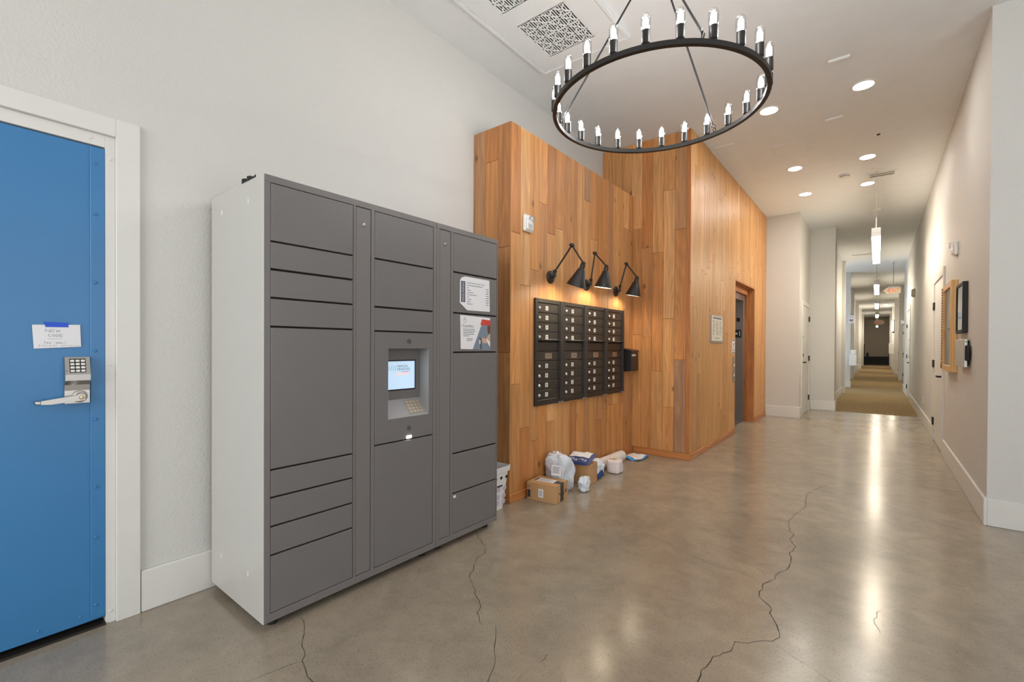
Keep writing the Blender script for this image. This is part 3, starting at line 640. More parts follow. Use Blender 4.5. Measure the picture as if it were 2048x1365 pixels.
# ------------------------------------------------------------------ ceiling fittings
LENS = mat('downlight_lens', (255, 250, 240), .5, emit=135, emit_rgb=(255, 250, 242))
dl = None
for x, y, lab in ((-.117, 5.22, 'round glowing recessed downlight, nearest the chandelier in the row over mid lobby'), (-.867, 5.20, 'round glowing recessed downlight, nearest the chandelier in the row beside the wood wall'),
                  (-.114, 7.2, 'round glowing recessed downlight between sprinkler and air vent'), (-.871, 7.09, 'round glowing recessed downlight beside the square access hatch'),
                  (-.13, 8.365, 'round glowing recessed downlight behind the air vent, by the pendant cable'), (-.885, 8.36, 'round glowing recessed downlight at the corridor end of the row beside the wood wall'),
                  (.36, 32.0, 'tiny glowing recessed downlight in the corridor ceiling above the far exit sign'), (0, 42.6, 'tiny recessed downlight added to light the end of the corridor')):  # corridor-end downlight is added to brighten the end wall
    if dl is None:
        dl = thing('recessed_downlight', lab, 'downlight', (x, y, ZC), 'recessed ceiling downlights')
        MB().lathe([(.100, 0), (.100, -.004), (.078, -.007), (.074, -.003), (.074, 0)], (x, y, ZC), (0, 0, 1), 32, caps=False).build('trim_ring', WHITE, dl)
        MB().lathe([(0, -.0045), (.075, -.0045), (.075, -.001), (0, -.001)], (x, y, ZC), (0, 0, 1), 32, caps=False).build('lens', LENS, dl)
        p0 = (x, y)
    else: copy_tree(dl, (x - p0[0], y - p0[1], 0))['label'] = lab
# ceiling access panel with lattice grilles
PX0, PX1, PY0, PY1 = -2.275, -1.49, .6, 3.296
ap = thing('ceiling_air_panel', 'large white ceiling panel with two square lattice air grilles', 'air panel', (-1.88, 2.0, ZC - .03))
GR = [(-2.088, -1.695, 2.675, 3.107), (-2.088, -1.695, 2.07, 2.502)]
PZ = ZC - .025
def panel_with_holes(mb, x0, x1, y0, y1, holes, z0, z1):
    xs = [x0, holes[0][0], holes[0][1], x1]; ys = [y0] + [v for h in sorted(holes, key=lambda h: h[2]) for v in (h[2], h[3])] + [y1]
    for i in range(3):
        for j in range(len(ys) - 1):
            if i == 1 and j % 2 == 1: continue
            mb.box((xs[i], ys[j], z0), (xs[i + 1], ys[j + 1], z1))
panel_with_holes(pm := MB(), PX0 + .03, PX1 - .03, PY0 + .03, PY1 - .03, GR, PZ, ZC - .002); pm.build('panel', CEIL, ap)
fm = MB()
for lo, hi in (((PX0, PY0, PZ - .004), (PX0 + .026, PY1, ZC)), ((PX1 - .026, PY0, PZ - .004), (PX1, PY1, ZC)), ((PX0 + .026, PY0, PZ - .004), (PX1 - .026, PY0 + .026, ZC)), ((PX0 + .026, PY1 - .026, PZ - .004), (PX1 - .026, PY1, ZC))): fm.box(lo, hi, .002)
fm.build('panel_frame', CEIL, ap)
for gx0, gx1, gy0, gy1 in GR:
    g = box('grille', (gx0, gy0, PZ + .0055), (gx1, gy1, PZ + .008), mat('duct_dark', (22, 21, 21), .9), ap)
    lt = MB(); n = 22
    for k in range(n + 1):
        x = gx0 + (gx1 - gx0) * k / n; lt.box((x - .0034, gy0, PZ + .002), (x + .0034, gy1, PZ + .005))
    nd = 4
    for s in (-1, 1):
        for k in range(-nd, 2 * nd):
            x0 = gx0 + (gx1 - gx0) * k / nd; p, q = Vector((x0, gy0, PZ)), Vector((x0 + (gx1 - gx0), gy1, PZ))
            if s < 0: p.x, q.x = gx0 + gx1 - p.x, gx0 + gx1 - q.x
            dd = q - p; t0, t1 = 0, 1
            for lim, sg in ((gx0, 1), (gx1, -1)):
                if abs(dd.x) > 1e-9:
                    t = (lim - p.x) / dd.x
                    if dd.x * sg > 0: t0 = max(t0, t)
                    else: t1 = min(t1, t)
            if t1 - t0 < .02: continue
            a, c = p + dd * t0, p + dd * t1; nn = Vector((-dd.y, dd.x, 0)).normalized() * .0055
            lt.prism([a + nn, c + nn, c - nn, a - nn], (0, 0, .004))
    for k in range(nd + 1):
        x = gx0 + (gx1 - gx0) * k / nd; y = gy0 + (gy1 - gy0) * k / nd; lt.box((gx0, y - .005, PZ), (gx1, y + .005, PZ + .004))
    lt.build('lattice', CEIL, g)
for x, y, lab in ((-.265, 4.62, 'small white rectangular ceiling sensor plate nearer the chandelier'), (-.369, 5.78, 'small white rectangular ceiling sensor plate beside the access hatch')):
    t = thing('ceiling_plate', lab, 'sensor', (x, y, ZC)); MB().box((x - .075, y - .022, ZC - .016), (x + .075, y + .022, ZC), .004).build('cover', WHITE, t)
    MB().box((x - .06, y - .014, ZC - .019), (x + .06, y + .014, ZC - .015), .002).build('face_plate', CEIL, t)
def hatch(x0, x1, y0, y1, lab):
    t = thing('access_hatch', lab, 'hatch', ((x0 + x1) / 2, (y0 + y1) / 2, ZC)); MB().box((x0, y0, ZC - .004), (x1, y1, ZC), .001).build('hatch_panel', CEIL, t)
    f_ = MB(); w = .006
    f_.box((x0 - .004 - w, y0 - .004 - w, ZC - .003), (x1 + .004 + w, y0 - .004, ZC)).box((x0 - .004 - w, y1 + .004, ZC - .003), (x1 + .004 + w, y1 + .004 + w, ZC)).box((x0 - .004 - w, y0 - .004, ZC - .003), (x0 - .004, y1 + .004, ZC)).box((x1 + .004, y0 - .004, ZC - .003), (x1 + .004 + w, y1 + .004, ZC)).build('hatch_frame', CEIL, t)
hatch(-1.005, -.665, 6.18, 6.52, 'flush square white access hatch between the lobby downlights'); hatch(-1.545, -1.33, 5.79, 6.08, 'flush white access hatch against the wooden elevator wall')
t = thing('sprinkler_head', 'small flush ceiling sprinkler head with dark centre', 'sprinkler', (-.009, 6.51, ZC))
MB().lathe([(.045, 0), (.043, -.005), (.02, -.004), (.02, 0)], (-.009, 6.51, ZC), n=24, caps=False).build('escutcheon', WHITE, t); MB().lathe([(.018, -.001), (.016, -.012), (.008, -.016), (0, -.016)], (-.009, 6.51, ZC), n=16, caps=False).build('deflector', mat('dark_steel', (70, 66, 64), .4, metal=.8), t)
t = thing('smoke_detector', 'round white smoke detector on the ceiling beside the vent', 'detector', (-.366, 7.769, ZC))
MB().lathe([(.07, 0), (.07, -.012), (.055, -.02), (.055, -.034), (.045, -.042), (0, -.043)], (-.366, 7.769, ZC), n=28, caps=False).build('housing', WHITE, t)
MB().lathe([(.056, -.022), (.057, -.026), (.056, -.030)], (-.366, 7.769, ZC), n=28, caps=False).build('chamber_grille', INKG, t)
def vent(x, y, w, d, lab, n=16):
    t = thing('ceiling_vent', lab, 'vent', (x, y, ZC)); box('backing', (x - w / 2, y - d / 2, ZC - .004), (x + w / 2, y + d / 2, ZC - .001), GAP, t)
    f_ = MB(); e = .03; z0, z1 = ZC - .014, ZC
    f_.box((x - w / 2 - e, y - d / 2 - e, z0), (x + w / 2 + e, y - d / 2, z1), .002).box((x - w / 2 - e, y + d / 2, z0), (x + w / 2 + e, y + d / 2 + e, z1), .002).box((x - w / 2 - e, y - d / 2, z0), (x - w / 2, y + d / 2, z1)).box((x + w / 2, y - d / 2, z0), (x + w / 2 + e, y + d / 2, z1)).box((x - w / 2, y - .01, z0 + .003), (x + w / 2, y + .01, z1)).build('frame', WHITE, t)
    for k in range(n): u = x - w / 2 + w * (k + .5) / n; box('slat', (u - .003, y - d / 2, z0 + .003), (u + .003, y + d / 2, z1 - .003), WHITE, t)
vent(.03, 8.02, .26, .16, 'white slotted air vent in the ceiling in front of the first pendant')
vent(-.33, 14.6, .34, .08, 'narrow slotted air vent in the corridor ceiling', 10)

# corridor pendants
PLENS = mat('pendant_lens', (255, 250, 238), .5, emit=33, emit_rgb=(255, 240, 216))
pd = thing('linear_pendant', 'long white box pendant light hanging in the corridor, first from the lobby', 'pendant light', (-.024, 8.9, 2.69), 'linear pendants along the corridor')
px0, px1, py0, py1 = -.073, .025, 7.67, 10.1
MB().box((px0, py0, 2.742), (px1, py1, 2.81), .003).box((px0, py0, 2.697), (px1, py0 + .006, 2.742), .001).box((px0, py1 - .006, 2.697), (px1, py1, 2.742), .001).build('housing', WHITE, pd)
MB().box((px0 + .002, py0 + .006, 2.69), (px1 - .002, py1 - .006, 2.742), .004).build('lens', PLENS, pd)
for y in (py0 + .06, py1 - .06):
    MB().cyl((-.024, y, 2.81), (-.024, y, 2.96), .006, 8).build('stem', WHITE, pd); MB().lathe([(.004, 2.955), (.018, 2.96), (.018, 2.975), (.003, 2.98)], (-.024, y, 0), n=12).build('gripper', STEEL, pd)
    MB().cyl((-.024, y, 2.97), (-.024, y, ZC - .01), .0022, 6).build('cable', STEEL, pd); MB().lathe([(.01, -.03), (.055, -.018), (.06, 0)], (-.024, y, ZC), n=24).build('canopy', WHITE, pd)
for y, w_ in ((13.5, 'second'), (19.2, 'third'), (25.6, 'fourth'), (31.6, 'fifth'), (38.0, 'sixth')): copy_tree(pd, (0, y - py0, 0))['label'] = 'white box pendant light hanging in the corridor, %s from the lobby' % w_

# exit signs
def exit_sign(x, y, zb, w, both, lab):
    h = w * .62; t = thing('exit_sign', lab, 'sign', (x, y, zb)); EX = mat('exit_face', (214, 200, 172), .4, trans=.0); ER = mat('exit_red', (226, 70, 62), .5, emit=.2, emit_rgb=(235, 60, 50))
    bd_ = MB().box((x - w / 2, y - .012, zb), (x + w / 2, y + .012, zb + h * .85), .004); 
    bd_.prism([(x - w / 2, y - .010, zb + .03), (x - w / 2 - .07, y - .010, zb + h * .42), (x - w / 2, y - .010, zb + h * .8)], (0, .02, 0))
    if both: bd_.prism([(x + w / 2, y - .010, zb + .03), (x + w / 2 + .07, y - .010, zb + h * .42), (x + w / 2, y - .010, zb + h * .8)], (0, .02, 0))
    bd_.build('sign_face', EX, t); box('sign_top', (x - w * .4, y - .03, zb + h * .85), (x + w * .4, y + .03, zb + h), STEEL, t)
    text('EXIT', h * .86, (x + .01, y - .0125, zb + h * .42), '-Y', ER, t, sx=.70)
    MB().prism([(x - w / 2 + .02, y - .014, zb + h * .42), (x - w / 2 + .05, y - .014, zb + h * .55), (x - w / 2 + .05, y - .014, zb + h * .30)], (0, .001, 0)).build('chevron', ER, t)
    MB().cyl((x, y, zb + h), (x, y, ZC - .01), .009, 8).build('stem', STEEL, t); MB().lathe([(.07, 0), (.065, -.012), (.02, -.016)], (x, y, ZC), n=20).build('canopy', WHITE, t)
exit_sign(.33, 16.3, 2.73, .31, False, 'hanging exit sign with red letters in front of the second pendant')
exit_sign(.06, 30.8, 2.50, .34, True, 'hanging double-arrow exit sign deep in the corridor')

# ------------------------------------------------------------------ wall lamps over the mailboxes
BULBW = mat('wall_lamp_bulb', (255, 240, 214), .4, emit=300, emit_rgb=(255, 236, 206))
SHIN = mat('shade_inside_white', (232, 228, 218), .5)
def wall_lamp(y, kn, elb, jt, bot, lab, lit):
    t = thing('swing_arm_wall_lamp', lab, 'wall lamp', (X1, y, 1.84), 'swing-arm lamps over the mailboxes')
    k, e, j, bo = [Vector((p[0], y, p[1])) for p in (kn, elb, jt, bot)]
    MB().lathe([(.056, 0), (.056, .010), (.050, .016), (.014, .020), (.012, .045), (0, .046)], (X1, y, 1.84), (1, 0, 0), 28).build('wall_plate', BLACK, t)
    MB().cyl((X1 + .03, y, 1.84), (k.x, y, 1.845), .009, 12).cyl((k.x, y, 1.835), k, .011, 12).ball(k, .017).cyl(k - Vector((0, .024, 0)), k + Vector((0, .024, 0)), .008, 12).build('wall_knuckle', BLACK, t)
    MB().cyl(k, e, .0075, 12).build('lower_arm', BLACK, t); MB().ball(e, .019).cyl(e - Vector((0, .026, 0)), e + Vector((0, .026, 0)), .0125, 14).build('elbow', BLACK, t)
    MB().cyl(e, j, .0075, 12).build('upper_arm', BLACK, t); MB().ball(j, .017).cyl(j - Vector((0, .022, 0)), j + Vector((0, .022, 0)), .011, 14).build('shade_joint', BLACK, t)
    ax = (bo - j).normalized(); L = (bo - j).length
    sh = MB().lathe([(.008, .0), (.022, .012), (.022, .045), (.030, .052), (.084, L), (.0815, L), (.028, .056), (.0, .056)], j, ax, 32, caps=False).build('shade', BLACK, t)
    MB().lathe([(.0805, L - .0015), (.0275, .058), (.001, .059)], j, ax, 32, caps=False).build('shade_lining', SHIN, sh)
    MB().ball(j + ax * (L * .74), .026, 14).build('bulb', BULBW if lit else mat('bulb_dim', (240, 236, 228), .4, emit=1.5, emit_rgb=(255, 226, 178)), t)
wall_lamp(3.356, (-2.196, 1.887), (-2.027, 2.09), (-1.915, 1.926), (-1.985, 1.742), 'black swing-arm wall lamp on wood above mailboxes, next to the alarm strobe', True)
wall_lamp(3.991, (-2.193, 1.887), (-2.151, 2.14), (-2.027, 2.001), (-2.063, 1.800), 'black swing-arm wall lamp on wood above mailboxes, between the other two lamps', True)
wall_lamp(4.642, (-2.195, 1.893), (-2.122, 2.129), (-2.002, 1.973), (-2.045, 1.780), 'black swing-arm wall lamp on wood above mailboxes, nearest the black drop box', True)

# ------------------------------------------------------------------ fire alarm
def strobe(p, face, lab, s=1):
    t = thing('fire_alarm_strobe', lab, 'alarm', p); r, n = AX[face]; u = Vector((0, 0, 1)); p = Vector(p)
    M = Matrix((tuple(r), tuple(u), tuple(n))).transposed().to_4x4(); M.translation = p
    b_ = MB(); b_.M = M; b_.box((-.058 * s, -.068 * s, 0), (.058 * s, .068 * s, .03 * s), .008).box((-.045 * s, -.055 * s, .03 * s), (.045 * s, .03 * s, .042 * s), .006).build('housing', WHITE, t)
    b_ = MB(); b_.M = M; b_.lathe([(.030 * s, .03 * s), (.030 * s, .055 * s), (.018 * s, .068 * s), (0, .07 * s)], (.02 * s, .032 * s, 0), (0, 0, 1), 20); b_.build('strobe_lens', glass_mat('lens_clear', (.9, .92, .95), .3), t)
    b_ = MB(); b_.M = M
    for k in range(5): b_.box((-.03 * s, -.046 * s + k * .008 * s, .042 * s), (.03 * s, -.042 * s + k * .008 * s, .0428 * s))
    b_.build('sounder_slots', INKG, t)
strobe((X1, 3.008, 2.233), '+X', 'white fire alarm strobe mounted on the wood plank wall')
strobe((XR, 6.22, 2.21), '-X', 'white fire alarm strobe high on the white wall over the wooden notice case')

# ------------------------------------------------------------------ mailboxes
MBX = mat('mailbox_bronze', (36, 33, 31), .38, var=.03); MBD = mat('mailbox_door', (40, 37, 35), .34, var=.03)
LKC = mat('lock_chrome', (220, 218, 214), .3, metal=.5); LAB = mat('number_label', (214, 212, 208), .6)
proto = None
mlab = ['dark bronze mailbox unit at the end nearest the locker', 'dark bronze mailbox unit second from the locker', 'dark bronze mailbox unit second from the black drop box', 'dark bronze mailbox unit at the end beside the black drop box']
def mailbox(y0):
    t = thing('mailbox_unit', mlab[0], 'mailbox', (X1, y0 + .214, .73), 'bank of four mailbox units'); w = .428
    d0, d1 = y0 + .040, y0 + .358
    f_ = MB(); F = X1 + .020
    f_.box((X1, y0 + .001, .730), (F, d0 - .003, 1.640), .002).box((X1, d1 + .003, .730), (F, y0 + w - .001, 1.640), .002).box((X1, d0 - .003, 1.606), (F, d1 + .003, 1.640), .002).box((X1, d0 - .003, .730), (F, d1 + .003, .778), .002)
    f_.box((X1, d1 + .018, .735), (F + .008, d1 + .040, 1.635), .002); f_.build('frame', MBX, t)
    box('recess', (X1, d0 - .003, .778), (X1 + .004, d1 + .003, 1.606), GAP, t)
    dh = .0825
    zs = [1.604 - dh * (k + 1) for k in range(4)] + [1.108 - dh * (k + 1) for k in range(4)]
    for k, z in enumerate(zs):
        dr = MB().box((X1 + .004, d0, z + .002), (X1 + .014, d1, z + dh - .002), .002).build('mailbox_door', MBD, t)
        MB().lathe([(.0125, 0), (.0125, .006), (.009, .010), (0, .010)], (X1 + .014, d0 + .022, z + dh * .48), (1, 0, 0), 16).build('lock', LKC, dr)
        lb = box('number_label', (X1 + .014, d0 + .115, z + dh * .28), (X1 + .0148, d0 + .155, z + dh * .72), LAB, dr)
        MB().box((X1 + .0148, d0 + .126, z + dh * .36), (X1 + .0151, d0 + .133, z + dh * .64)).box((X1 + .0148, d0 + .137, z + dh * .36), (X1 + .0151, d0 + .144, z + dh * .64)).build('number_mark', INKG, dr)
    MB().box((X1 + .004, d0, 1.194), (X1 + .012, d1, 1.270), .002).build('blank_panel', MBX, t)
    ml = MB().box((X1 + .004, d0, 1.112), (X1 + .014, d1, 1.190), .002).build('mail_panel', MBD, t)
    box('mail_label', (X1 + .014, d0 + .110, 1.128), (X1 + .0148, d0 + .215, 1.176), STEEL, ml); text('U.S. MAIL', .019, (X1 + .0148, d0 + .1625, 1.153), '+X', INK, ml)
    MB().lathe([(.004, 0), (.004, .004), (0, .004)], (X1 + .014, d0 + .05, 1.150), (1, 0, 0), 10).build('lock', SATIN, ml)
    fl_ = MB().prism([(X1 + .004, d0, 1.274), (X1 + .016, d0, 1.274), (X1 + .052, d0, 1.288), (X1 + .050, d0, 1.292), (X1 + .016, d0, 1.279), (X1 + .004, d0, 1.279)], (0, d1 - d0 + .01, 0)).build('slot_flap', MBX, t)
    MB().prism([(X1 + .020, d0 + .07, 1.2815), (X1 + .048, d0 + .07, 1.2922), (X1 + .048, d0 + .24, 1.2922), (X1 + .020, d0 + .24, 1.2815)], (0, 0, .0012)).build('outgoing_label', LAB, fl_)
    MB().box((X1 + .001, y0 + w - .075, .726), (F + .012, y0 + w - .004, .741), .002).build('steel_clip', STEEL, t)
    return t
mb0 = mailbox(3.116)
for k in range(1, 4): c = copy_tree(mb0, (0, .4285 * k, 0)); c['label'] = mlab[k]
# drop box
db = thing('drop_box', 'black metal wall drop box with sloped lid and small label in wood corner', 'drop box', (X1, 4.955, .955)); DBM = mat('drop_box_black', (26, 27, 31), .28)
MB().prism([(X1, 4.865, .955), (X1 + .088, 4.865, .962), (X1 + .088, 4.865, 1.185), (X1, 4.865, 1.200)], (0, .185, 0)).build('box_body', DBM, db)
MB().prism([(X1, 4.858, 1.201), (X1 + .096, 4.858, 1.180), (X1 + .096, 4.858, 1.192), (X1, 4.858, 1.216)], (0, .199, 0)).build('lid', DBM, db)
MB().box((X1 + .088, 4.885, 1.130), (X1 + .0886, 4.985, 1.150)).build('paper_label', LAB, db)

# ------------------------------------------------------------------ signs by the elevator
ep = thing('elevator_notice_plaque', 'framed printed notice plaque on wood wall left of the elevator', 'plaque', (X2, 6.12, 1.29)); X_ = X2 + .013
MB().box((X2, 5.865, 1.292), (X_, 6.395, 1.634), .002).build('backing_plate', STEEL, ep)
box('notice_print', (X_, 5.885, 1.315), (X_ + .0008, 6.375, 1.622), mat('ivory_print', (222, 216, 200), .6), ep)
text('ELEVATOR NOTICE', .036, (X_ + .0008, 6.13, 1.597), '+X', INK, ep) if False else lines(ep, X_ + .0008, [(5.93, 6.33, 1.588, .022)], INKG)
lines(ep, X_ + .0008, [(y + random.uniform(0, .02), y + random.uniform(.07, .13), 1.56 - k * .0155, .006) for k in range(12) for y in (5.92, 6.07, 6.22)] + [(6.02, 6.24, 1.345, .008)])
es = thing('fire_stair_sign', 'small white pictogram sign beside the elevator opening', 'sign', (X2, 7.0, 1.15)); X_ = X2 + .004
MB().box((X2, 6.925, 1.152), (X_, 7.09, 1.350), .001).build('sign_plate', PAPER, es)
MB().box((X_, 6.94, 1.328), (X_ + .0005, 7.075, 1.342)).box((X_, 6.94, 1.160), (X_ + .0005, 7.075, 1.172)).prism([(X_, 6.95, 1.19), (X_, 6.965, 1.19), (X_, 7.065, 1.30), (X_, 7.05, 1.30)], (.0005, 0, 0)).prism([(X_, 6.95, 1.19), (X_, 7.06, 1.19), (X_, 7.06, 1.20), (X_, 6.96, 1.20)], (.0005, 0, 0)).build('pictogram', INK, es)
MB().prism([(X_, 6.99, 1.26), (X_, 7.01, 1.25), (X_, 7.02, 1.29), (X_, 7.0, 1.30)], (.0006, 0, 0)).build('pictogram', RED, es)
cp = thing('elevator_call_panel', 'tall steel elevator call button panel on wood beside opening', 'call panel', (X2, 7.04, .74))
MB().box((X2, 6.99, .742), (X2 + .006, 7.09, 1.104), .002).build('panel_plate', STEEL, cp)
for z in (.84, .98): MB().lathe([(.022, 0), (.022, .004), (.018, .006), (0, .006)], (X2 + .006, 7.04, z), (1, 0, 0), 20).build('call_button', WHITE, cp)

# ------------------------------------------------------------------ parcels on the floor
def frame(p, ang):
    M = Matrix.Rotation(ang, 4, 'Z'); M.translation = Vector(p); return M
def carton(name, lab, p, ang, w, d, h):
    t = thing(name, lab, 'box', p); M = frame(p, ang)
    b_ = MB(); b_.M = M; b_.box((0, 0, 0), (w, d, h - .003), .003); b_.build('carton_body', CARD, t)
    for y0, y1 in ((.001, d / 2 - .0012), (d / 2 + .0012, d - .001)):
        b_ = MB(); b_.M = M; b_.box((.001, y0, h - .003), (w - .001, y1, h), .001); b_.build('flap', CARD, t)
    return t, M
bx1, M = carton('shipping_box', 'brown cardboard shipping box with black printed tape and white barcode label', (-2.205, 2.975, 0), .12, .262, .215, .142)
def part(M, par, name, m, *bs, pr=None):
    b_ = MB(); b_.M = M
    for lo, hi in bs: b_.box(lo, hi)
    return b_.build(name, m, par)
part(M, bx1, 'printed_tape', mat('tape_black', (26, 26, 28), .35), ((.2622, .075, .0), (.2628, .135, .1425)), ((.03, .075, .1422), (.2628, .135, .1428)))
part(M, bx1, 'shipping_label', PAPER, ((.05, .06, .1430), (.20, .15, .1434)))
part(M, bx1, 'label_print', INKG, *[((.06, .07 + k * .012, .1434), (.19 - .02 * (k % 3), .075 + k * .012, .1436)) for k in range(6)])
part(M, bx1, 'barcode_label', PAPER, ((.105, -.0008, .035), (.148, 0, .100)))
part(M, bx1, 'label_print', INKG, *[((.112, -.0011, .045 + k * .006), (.141, -.0008, .048 + k * .006)) for k in range(8)])
part(M, bx1, 'box_print', INK, ((.006, -.0006, .022), (.032, 0, .082)), ((.010, -.0006, .098), (.014, 0, .118)), ((.022, -.0006, .098), (.026, 0, .118)))
ar = MB(); ar.M = M
sm = [(.2628, .04 + .14 * k / 14, .075 - .02 * math.sin(PI * k / 14) - .012 * (k / 14)) for k in range(15)]
for a_, c_ in zip(sm, sm[1:]): ar.add([a_, c_, (c_[0], c_[1], c_[2] + .007), (a_[0], a_[1], a_[2] + .007)], [(0, 1, 2, 3)])
ar.add([(.2629, .175, .050), (.2629, .192, .082), (.2629, .160, .078)], [(0, 1, 2)]); ar.build('smile_arrow', INK, bx1)
def bag(name, lab, c, r, seed, m=POLY, p=2.6, rot=0, amp=.14, cat='bag', lean=0):
    me = MB(); nu, nv = 56, 30; vs = []; fs = []; M = frame(c, rot)
    sg = lambda v, e: math.copysign(abs(v) ** e, v)
    for j in range(nv + 1):
        v = -PI / 2 + PI * j / nv
        for i in range(nu):
            u = 2 * PI * i / nu; e = 2 / p
            x = sg(math.cos(v), e) * sg(math.cos(u), e); y = sg(math.cos(v), e) * sg(math.sin(u), e); z = sg(math.sin(v), e)
            q = Vector((x, y, z)) * 1.35 + Vector((seed, seed * 2, 0))
            d = 1 + amp * noise.noise(q * 1.3) * 1.6 + amp * .9 * (abs(noise.noise(q * 2.6)) - .25) + amp * .5 * (abs(noise.noise(q * 6)) - .2)
            pz = max(r[2] * (1 + z * d), 0)
            vs.append((x * r[0] * d, y * r[1] * d - lean * max(0, pz / (2 * r[2]) - .42) * 1.7, pz))
    for j in range(nv):
        for i in range(nu): fs.append((j * nu + i, j * nu + (i + 1) % nu, (j + 1) * nu + (i + 1) % nu, (j + 1) * nu + i))
    me.M = M; me.add(vs, fs, 0, True)
    t = thing(name, lab, cat, c); o = me.build('bag_skin', m, t); o.data.set_sharp_from_angle(angle=3.1)
    return t, M
t, M = bag('plastic_mailer_bag', 'large crumpled white plastic mailer bag with printed label behind cardboard boxes', (-2.122, 3.34, 0), (.114, .10, .168), 3.1, amp=.16, lean=.06)
lbM = M @ Matrix.Translation((.045, -.122, .20)) @ Matrix.Rotation(.25, 4, 'Z') @ Matrix.Rotation(-.12, 4, 'X')
b_ = MB(); b_.M = lbM; b_.box((-.045, -.006, -.04), (.04, -.005, .045)); b_.build('address_label', PAPER, t)
b_ = MB(); b_.M = lbM
for k in range(5): b_.box((-.035, -.0066, -.02 + k * .011), (.03 - .012 * (k % 2), -.006, -.015 + k * .011))
b_.build('label_print', INKG, t)
bag('plastic_mailer_bag', 'small crumpled white plastic bag slumped against the larger bag and cardboard box', (-1.948, 3.452, 0), (.042, .060, .062), 8.2, amp=.2, rot=.2)
bx2, M2 = carton('shipping_box', 'plain brown cardboard box carrying the navy fragile mailer', (-2.225, 3.585, 0), .13, .245, .175, .178)
# fragile mailer on top
def pillow(name, lab, M, w, d, h, mats, split, seed, cat='mailer', loc=None, wave=.012):
    nx, ny = 26, 20; vs = []; fs = []; mi = []
    def top(i, j, s):
        x, y = i / nx, j / ny; e = (max(0, 1 - abs(2 * x - 1) ** 4) * max(0, 1 - abs(2 * y - 1) ** 4)) ** .6
        base = wave * (noise.noise(Vector((x * 2.2 + seed, y * 2.2, seed))) + .6) 
        return (x * w, y * d, base + .001 + (h * e * (.8 + .5 * noise.noise(Vector((x * 5 + seed, y * 5, 2)))) if s else 0))
    b_ = MB(); b_.M = M
    for s in (1, 0):
        off = [top(i, j, s) for j in range(ny + 1) for i in range(nx + 1)]
        F = [(j * (nx + 1) + i, j * (nx + 1) + i + 1, (j + 1) * (nx + 1) + i + 1, (j + 1) * (nx + 1) + i) for j in range(ny) for i in range(nx)]
        n0 = len(b_.v); b_.add(off, F, 0, True)
        if s:
            for q, f_ in enumerate(F): b_.m[q] = split((q % nx + .5) / nx, (q // nx + .5) / ny)
    t = thing(name, lab, cat, loc or M.translation); o = b_.build('mailer_body', mats, t); o.data.set_sharp_from_angle(angle=3.1)
    return t, lambda x, y: top(x / w * nx, y / d * ny, 1)[2]
M = frame((-2.215, 3.55, .1795), .10) @ Matrix.Rotation(.30, 4, 'X')
t, sf = pillow('fragile_mailer', 'navy and white padded mailer marked FRAGILE lying on cardboard box', M, .235, .215, .030, [PAPER, NAVY], lambda x, y: 1 if (y < .44 or x > .9) else 0, 1.3, wave=.004)
o = text('FRAGILE', .044, (.12, .054, 0), None, PAPER, t, right=(1, 0, 0), normal=(0, 0, 1), up=(0, 1, 0))
bm = bmesh.new(); bm.from_mesh(o.data); bmesh.ops.triangulate(bm, faces=bm.faces); bmesh.ops.subdivide_edges(bm, edges=bm.edges, cuts=4, use_grid_fill=True); bm.to_mesh(o.data); bm.free()
for v in o.data.vertices:
    q = v.co + wloc(t); v.co = M @ Vector((q.x, q.y, sf(q.x, q.y) + .0025)) - wloc(t)
t, _ = bag('plastic_mailer_bag', 'white plastic bag with navy stripe wedged between cardboard box and wrapped cube', (-2.08, 3.885, 0), (.08, .075, .085), 5.7, amp=.22, rot=.4)
MB().prism([(-2.0, 3.80, .02), (-1.985, 3.88, .03), (-2.0, 3.87, .09), (-2.015, 3.80, .05)], (.004, 0, .002)).build('navy_stripe', NAVY, t)
t, M = bag('wrapped_cube', 'pale pink wrapped cube parcel with yellow sticker in front of the roll', (-2.005, 4.15, 0), (.066, .066, .066), 2.2, m=mat('pink_wrap', (226, 214, 214), .4, bump=.4, bscale=40), p=6, rot=.1, amp=.05, cat='parcel')
b_ = MB(); b_.M = M; b_.box((-.02, -.03, .1375), (.02, .0, .139)); b_.build('sticker', mat('yellow_sticker', (214, 200, 80), .6), t)
b_ = MB(); b_.M = M; b_.box((-.045, -.03, .1375), (-.03, -.015, .139)); b_.build('sticker', RED, t)
rl = thing('mailing_roll', 'long white rolled parcel lying along the base of the wood wall', 'roll', (-2.163, 4.33, 0))
rp_ = [(.002, 0), (.048, 0), (.055, .006), (.0555, .15), (.054, .3), (.0555, .45), (.055, .614), (.048, .62), (.002, .62)]
MB().lathe(rp_, (-2.170, 4.02, .0557), (.015, 1, 0), 32, caps=False).build('roll_wrap', mat('offwhite_wrap', (224, 216, 212), .5, bump=.25, bscale=30), rl)
MB().lathe([(.030, 0), (.030, .004), (.026, .004), (.026, .002)], (-2.170, 4.02 - .004, .0557), (.015, 1, 0), 24, caps=False).build('roll_core_edge', CARD, rl)
M = frame((-2.19, 4.70, 0), -.02)
pillow('flat_mailer', 'flat white and sky blue paper mailer on floor below the drop box', M, .20, .30, .012, [PAPER, mat('sky_blue_print', (70, 150, 214), .5), mat('peach_print', (232, 206, 180), .6)], lambda x, y: 1 if (y < .20 and x > .1) or x > .93 else (2 if .3 < y < .45 and x < .7 else 0), 4.1, wave=.022)

